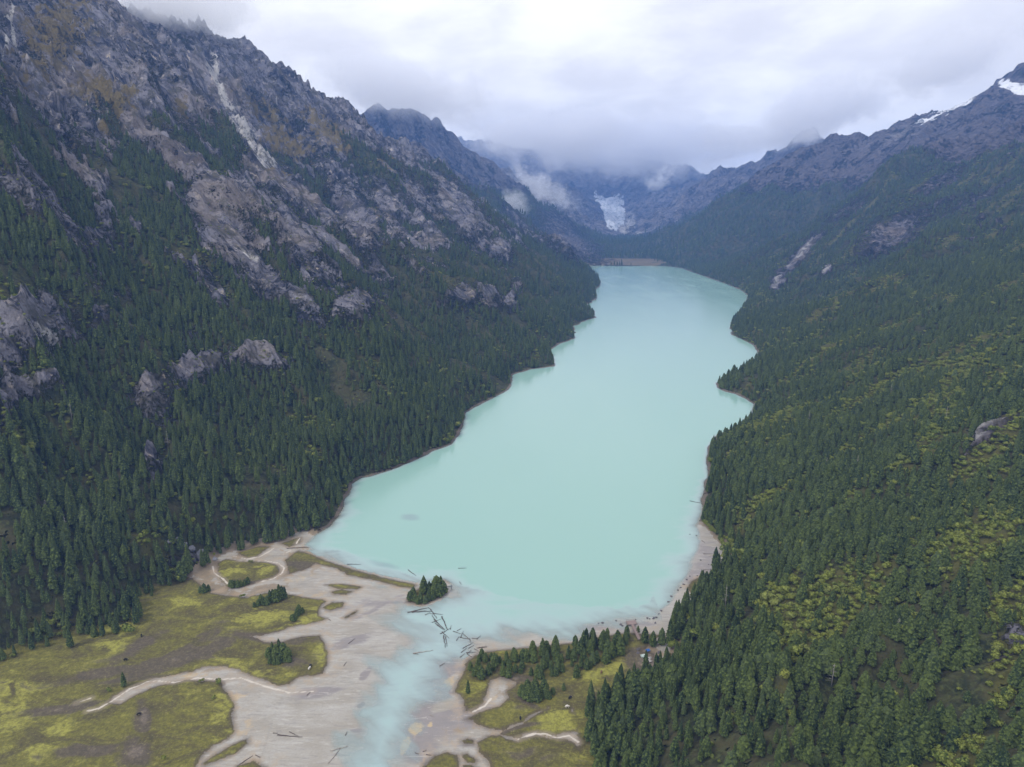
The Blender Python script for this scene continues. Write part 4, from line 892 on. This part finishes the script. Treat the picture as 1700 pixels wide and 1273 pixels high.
for s in (-1, 1):
    v, f = join([box(0, L - .05, s * .9 - .04, s * .9 + .04, 1.85, 1.95)] + [box(k, k + .1, s * .9 - .05, s * .9 + .05, .985, 1.85) for k in np.arange(.2, L - .3, 1.8)]); mesh_from('railing', v, f, M_PLANK, smooth=False, parent=deck)
v, f = join([box(L + 4.1, L + 4.2, -3, 3, 1.85, 1.95), box(L, L + 4.1, -3, -2.9, 1.85, 1.95), box(L, L + 4.1, 2.9, 3, 1.85, 1.95)] + [box(L + 4.1, L + 4.2, k, k + .1, .985, 1.85) for k in np.arange(-3, 2.95, 1.0)] + [box(L + k, L + k + .1, s, s + .1, .985, 1.85) for k in (.2, 1.5, 2.8) for s in (-3, 2.9)])
mesh_from('railing', v, f, M_PLANK, smooth=False, parent=deck)
for k in (1, 4, 7, 10, L + .5, L + 3.7):
    if k < L + 4:
        wd = 2.6 if k > L else .7
        for s in (-wd, wd): v, f = box(k, k + .18, s - .09, s + .09, -.6, .9); mesh_from('post', v, f, M_PLANK, smooth=False, parent=deck)

def camp(px, py, name, label, cat, colr, w, d, h):
    x, y = map(float, on_plane(px, py, .5)); z = float(height_at(x, y)[0]); root = empty(name, (x, y, z), random.uniform(-.4, .4)); tag(root, label, cat)
    v = [(-w, -d, 0), (w, -d, 0), (w, d, 0), (-w, d, 0), (-w, -d, h * .55), (w, -d, h * .55), (w, d, h * .55), (-w, d, h * .55), (-w * .9, 0, h), (w * .9, 0, h)]
    mat = simple_mat(name + '_cloth', colr, .6, .1)
    if name == 'tent':
        f = [(0, 1, 5), (0, 5, 4), (1, 2, 6), (1, 6, 5), (2, 3, 7), (2, 7, 6), (3, 0, 4), (3, 4, 7)]; mesh_from('wall', np.array(v), f, mat, smooth=False, parent=root)
    else:
        for sx in (-w, w):
            for sy in (-d, d): q, ff = box(sx - .05, sx + .05, sy - .05, sy + .05, 0, h * .6); mesh_from('leg', q, ff, M_PLANK, smooth=False, parent=root)
    e = .2; rv = [(-w - e, -d - e, h * .55), (w + e, -d - e, h * .55), (w + e, d + e, h * .55), (-w - e, d + e, h * .55), (-w * .9, 0, h), (w * .9, 0, h)]
    rv += [(a, b, c - .06) for a, b, c in rv]
    rf = [(0, 1, 5), (0, 5, 4), (2, 3, 4), (2, 4, 5), (1, 2, 5), (3, 0, 4)]; rf += [(c + 6, b + 6, a + 6) for a, b, c in rf] + [(0, 6, 7), (0, 7, 1), (1, 7, 8), (1, 8, 2), (2, 8, 9), (2, 9, 3), (3, 9, 6), (3, 6, 0)]
    mesh_from('roof', np.array(rv), rf, mat, smooth=False, parent=root)
camp(1067.6, 1090, 'tent', 'small pale green-white tent in the clearing behind the viewing deck', 'tent', (.42, .50, .46), 1.15, .95, 1.6)
camp(1075.2, 1081, 'canopy', 'bright blue canopy on legs in the clearing near the walkway', 'canopy', (.03, .11, .36), .95, .85, 2.1)
for i, (a, b, s, l) in enumerate([(1073,1097,1.5,'flat pale slab left in the bare clearing'),(1077,1099,1.7,'largest flat pale slab in the bare clearing'),(1079,1094,1.2,'pale slab nearest the blue canopy'),(1058,1117,1.0,'pale rock at the lower end of the bare clearing')]):
    stone(a, b, s, l, None, mat=M_PALE, cat='rock', name='pale_rock')
for i, (a, b, s, l) in enumerate([(1060,1079,1.3,'grey rock heap left of the blue canopy'),(1059,1085,1.1,'grey rock left of the white tent'),(1094,1084,1.2,'grey rock heap right of the blue canopy')]):
    stone(a, b, s, l, None, cat='rock', name='rock')

# ------------------------------------------------------------------ grazing yaks
def yak_mesh():
    me = bpy.data.meshes.new('body')
    pts = [(-.75, 0, 1.05), (-.2, 0, 1.1), (.35, 0, 1.25), (.8, 0, .95), (1.15, 0, .55)] ; E = [(0, 1), (1, 2), (2, 3), (3, 4)]; rad = [.36, .44, .46, .26, .15]
    for sx, par in ((-.7, 0), (.4, 2)):
        for sy in (-.22, .22):
            q = len(pts); pts += [(sx, sy, .65), (sx + (.06 if sx < 0 else -.03), sy, .32), (sx, sy, .0)]; E += [(par, q), (q, q + 1), (q + 1, q + 2)]; rad += [.17, .09, .08]
    q = len(pts); pts += [(-1.12, 0, .95), (-1.2, 0, .45)]; E += [(0, q), (q, q + 1)]; rad += [.06, .10]
    me.from_pydata(pts, E, []); o = bpy.data.objects.new('tmp', me); C.objects.link(o)
    o.modifiers.new('s', 'SKIN'); sv = me.skin_vertices[0].data
    for i, r in enumerate(rad): sv[i].radius = (r, r)
    sv[1].use_root = True
    ss = o.modifiers.new('u', 'SUBSURF'); ss.levels = 1; ss.render_levels = 1
    dg = bpy.context.evaluated_depsgraph_get(); out = bpy.data.meshes.new_from_object(o.evaluated_get(dg)); bpy.data.objects.remove(o); return out
YB = yak_mesh(); hv, hf = join([tube([(1.0, s * .08, .85), (1.05, s * .3, .9), (1.15, s * .36, 1.08)], [.04, .035, .01], 5) for s in (-1, 1)])
M_YAK = simple_mat('yak_wool', (.012, .011, .010), .95); M_YAKW = simple_mat('pale_wool', (.62, .58, .52), .95); M_YAKB = simple_mat('brown_wool', (.16, .09, .05), .95); M_HORN = simple_mat('horn', (.35, .32, .28), .5)
def yak(px, py, mat, label):
    x, y = map(float, on_plane(px, py, .6)); z = float(height_at(x, y)[0]); root = empty('yak', (x, y, z), random.uniform(0, 6.28)); root.scale = (1.1,) * 3
    me = YB.copy(); me.materials.clear(); me.materials.append(mat); b = bpy.data.objects.new('body', me); C.objects.link(b); b.parent = root
    mesh_from('horns', hv, hf, M_HORN, parent=root); tag(root, label, 'yak', 'grazing yaks')
yak(998.5, 1117, M_YAKB, 'brown yak grazing on the bright meadow below the clearing'); yak(946.6, 1160, M_YAK, 'black yak on the right meadow near the forest edge')
yak(863.8, 1194, M_YAK, 'black yak beside the creek on the right meadow'); yak(235, 1057, M_YAK, 'black yak on the bright patch beside the left forest'); yak(209, 1097, M_YAK, 'black yak on the brown band of the left meadow')
yak(231.5, 1187.5, M_YAK, 'black yak on the mud patch of the lower-left meadow'); yak(514, 1110.6, M_YAKW, 'white yak on the brown mossy point'); yak(515.5, 1106.5, M_YAK, 'black yak right beside the white one on the mossy point')
yak(942, 1175, M_YAKW, 'white yak near the forest edge of the right meadow')

# ------------------------------------------------------------------ glacier tongue
gl_px = [(975,326),(1000,331),(1038,338),(1040,350),(1036,364),(1030,378),(1022,389),(1008,391),(1000,386),(1006,364),(1000,345),(985,336)]
cols = []; NRW = 46; NCW = 34
yl = np.linspace(5650, 7900, NRW)
gv = []
Lx = np.interp(yl, [5650, 6300, 7000, 7900], [1004, 1005, 997, 980]); Rx = np.interp(yl, [5650, 6300, 7000, 7900], [1026, 1036, 1040, 1034])
for j, yy in enumerate(yl):
    pyy = np.interp(yy, [5650, 6300, 7000, 7900], [396, 378, 356, 330])
    for i in range(NCW):
        k = i / (NCW - 1); x, _, z = at_depth(Lx[j] + (Rx[j] - Lx[j]) * k, pyy, yy)
        gv.append((x, yy))
gv = np.array(gv); gh = height_at(gv[:, 0], gv[:, 1]); kk = np.tile(np.linspace(0, 1, NCW), NRW)
gz_ = gh + 34 * np.sqrt(np.clip(np.sin(kk * math.pi), 0, 1)) * np.repeat(sstep(5650, 5800, yl), NCW) * np.repeat(sstep(7900, 7500, yl), NCW) - 7 + 11 * ridged(gv[:, 0] / 60, gv[:, 1] / 90, 3, 700) * np.sin(kk * math.pi)
gi_ = np.arange(NRW * NCW).reshape(NRW, NCW); gq = np.stack([gi_[:-1, :-1], gi_[:-1, 1:], gi_[1:, 1:], gi_[1:, :-1]], -1).reshape(-1, 4)
m, t, out = material('glacier_ice'); P_ = t.n('ShaderNodeNewGeometry').outputs['Position']
cr = t.noise(t.mapped(P_, (.022, .03, .03)), 1.0, 8, .8); c = t.mix(t.ramp(cr, .36, .56), (.17, .20, .24), (.50, .53, .58))
t.set(out, 'Surface', t.n('ShaderNodeBsdfPrincipled', Base__Color=c, Roughness=.6).outputs[0])
gl = mesh_from('glacier', np.column_stack([gv, gz_]), gq, m, smooth=False); tag(gl, 'white crevassed glacier tongue between blue mountains at the valley head', 'glacier', kind='structure')

# ------------------------------------------------------------------ clouds on the peaks
def cloud_material(name, dens, scale, thr, soft=.25):
    m, t, out = material(name)
    co = t.n('ShaderNodeTexCoord').outputs['Object']
    ln = t.n('ShaderNodeVectorMath', _operation='LENGTH', i0=co).outputs['Value']
    fall = t.ramp(ln, 1.0, .15)
    P_ = t.n('ShaderNodeNewGeometry').outputs['Position']
    n = t.noise(P_, scale, 4, .6, .4)
    n2_ = t.noise(t.mapped(P_, (1, 1, 1.6)), scale * 3.7, 4, .6)
    nn_ = t.math('ADD', t.math('MULTIPLY', t.math('SUBTRACT', n, .5), 2.4), t.math('MULTIPLY', t.math('SUBTRACT', n2_, .5), 1.0))
    d = t.ramp(t.math('ADD', fall, nn_), thr, thr + soft)
    v = t.n('ShaderNodeVolumePrincipled', Color=(.995, .995, 1.0), Density=t.math('MULTIPLY', t.math('MULTIPLY', d, t.ramp(ln, 1.0, .8)), dens), Anisotropy=.2)
    t.set(out, 'Volume', v.outputs[0]); return m
M_CL1 = cloud_material('cloud_thick', .012, .0055, .20, .75)
M_CLF = cloud_material('cloud_far', .0045, .0026, .15, .75)
M_CL2 = cloud_material('cloud_wisp', .013, .0085, .62, .8)
def ico(sub=3):
    import bmesh
    bm = bmesh.new(); bmesh.ops.create_icosphere(bm, subdivisions=sub, radius=1.0); me = bpy.data.meshes.new('cloud'); bm.to_mesh(me); bm.free(); return me
def cloud(px, py, y, rx, ry, rz_, mat, label, tilt=0):
    me = ico(); me.materials.append(mat); o = bpy.data.objects.new('cloud', me); C.objects.link(o)
    o.location = at_depth(px, py, y); o.scale = (rx, ry, rz_); o.rotation_euler = (0, R(tilt), 0); tag(o, label, 'cloud'); return o
cloud(270, -5, 2020, 330, 260, 130, M_CL1, 'grey cloud wrapping the top of the left mountain wall', 12)
cloud(640, 140, 4300, 760, 500, 260, M_CLF, 'cloud swallowing the peak right of the left crest', 10)
cloud(850, 335, 4250, 190, 200, 190, M_CL2, 'small white cloud clinging to the gully left of the lake head', 35)
cloud(905, 312, 5300, 520, 300, 230, M_CL2, 'torn white cloud below the dark peaks left of the glacier', 28)
cloud(900, 224, 6300, 1100, 600, 340, M_CLF, 'cloud bank over the left peaks of the valley head')
cloud(1050, 240, 7600, 1700, 800, 460, M_CLF, 'cloud bank hiding the ridge above the glacier')
cloud(1095, 298, 6500, 340, 220, 190, M_CL2, 'white wisp hanging right of the glacier', -30)
cloud(1350, 190, 5500, 850, 500, 300, M_CLF, 'cloud behind the right-hand peaks', -20)
cloud(1225, 232, 5900, 520, 260, 210, M_CLF, 'cloud sinking onto the far right ridge')
cloud(1345, 225, 5200, 330, 240, 150, M_CL2, 'white wisp draped over the pointed right-hand peak', -20)
cloud(1590, 90, 4100, 600, 350, 210, M_CLF, 'cloud touching the snowy shoulder of the right crest', -22)

# ------------------------------------------------------------------ haze
me = bpy.data.meshes.new('haze'); hv_, hf_ = box(-5500, 6500, -800, 10950, -12, 1080)
me.from_pydata([tuple(p) for p in hv_], [], hf_); haze = bpy.data.objects.new('haze', me); C.objects.link(haze)
m, t, out = material('valley_haze')
t.set(out, 'Volume', t.n('ShaderNodeVolumePrincipled', Color=(.20, .40, .90), Density=.00009, Anisotropy=.0).outputs[0])
me.materials.append(m); haze['kind'] = 'stuff'; haze['label'] = 'thin bluish haze in the valley air'
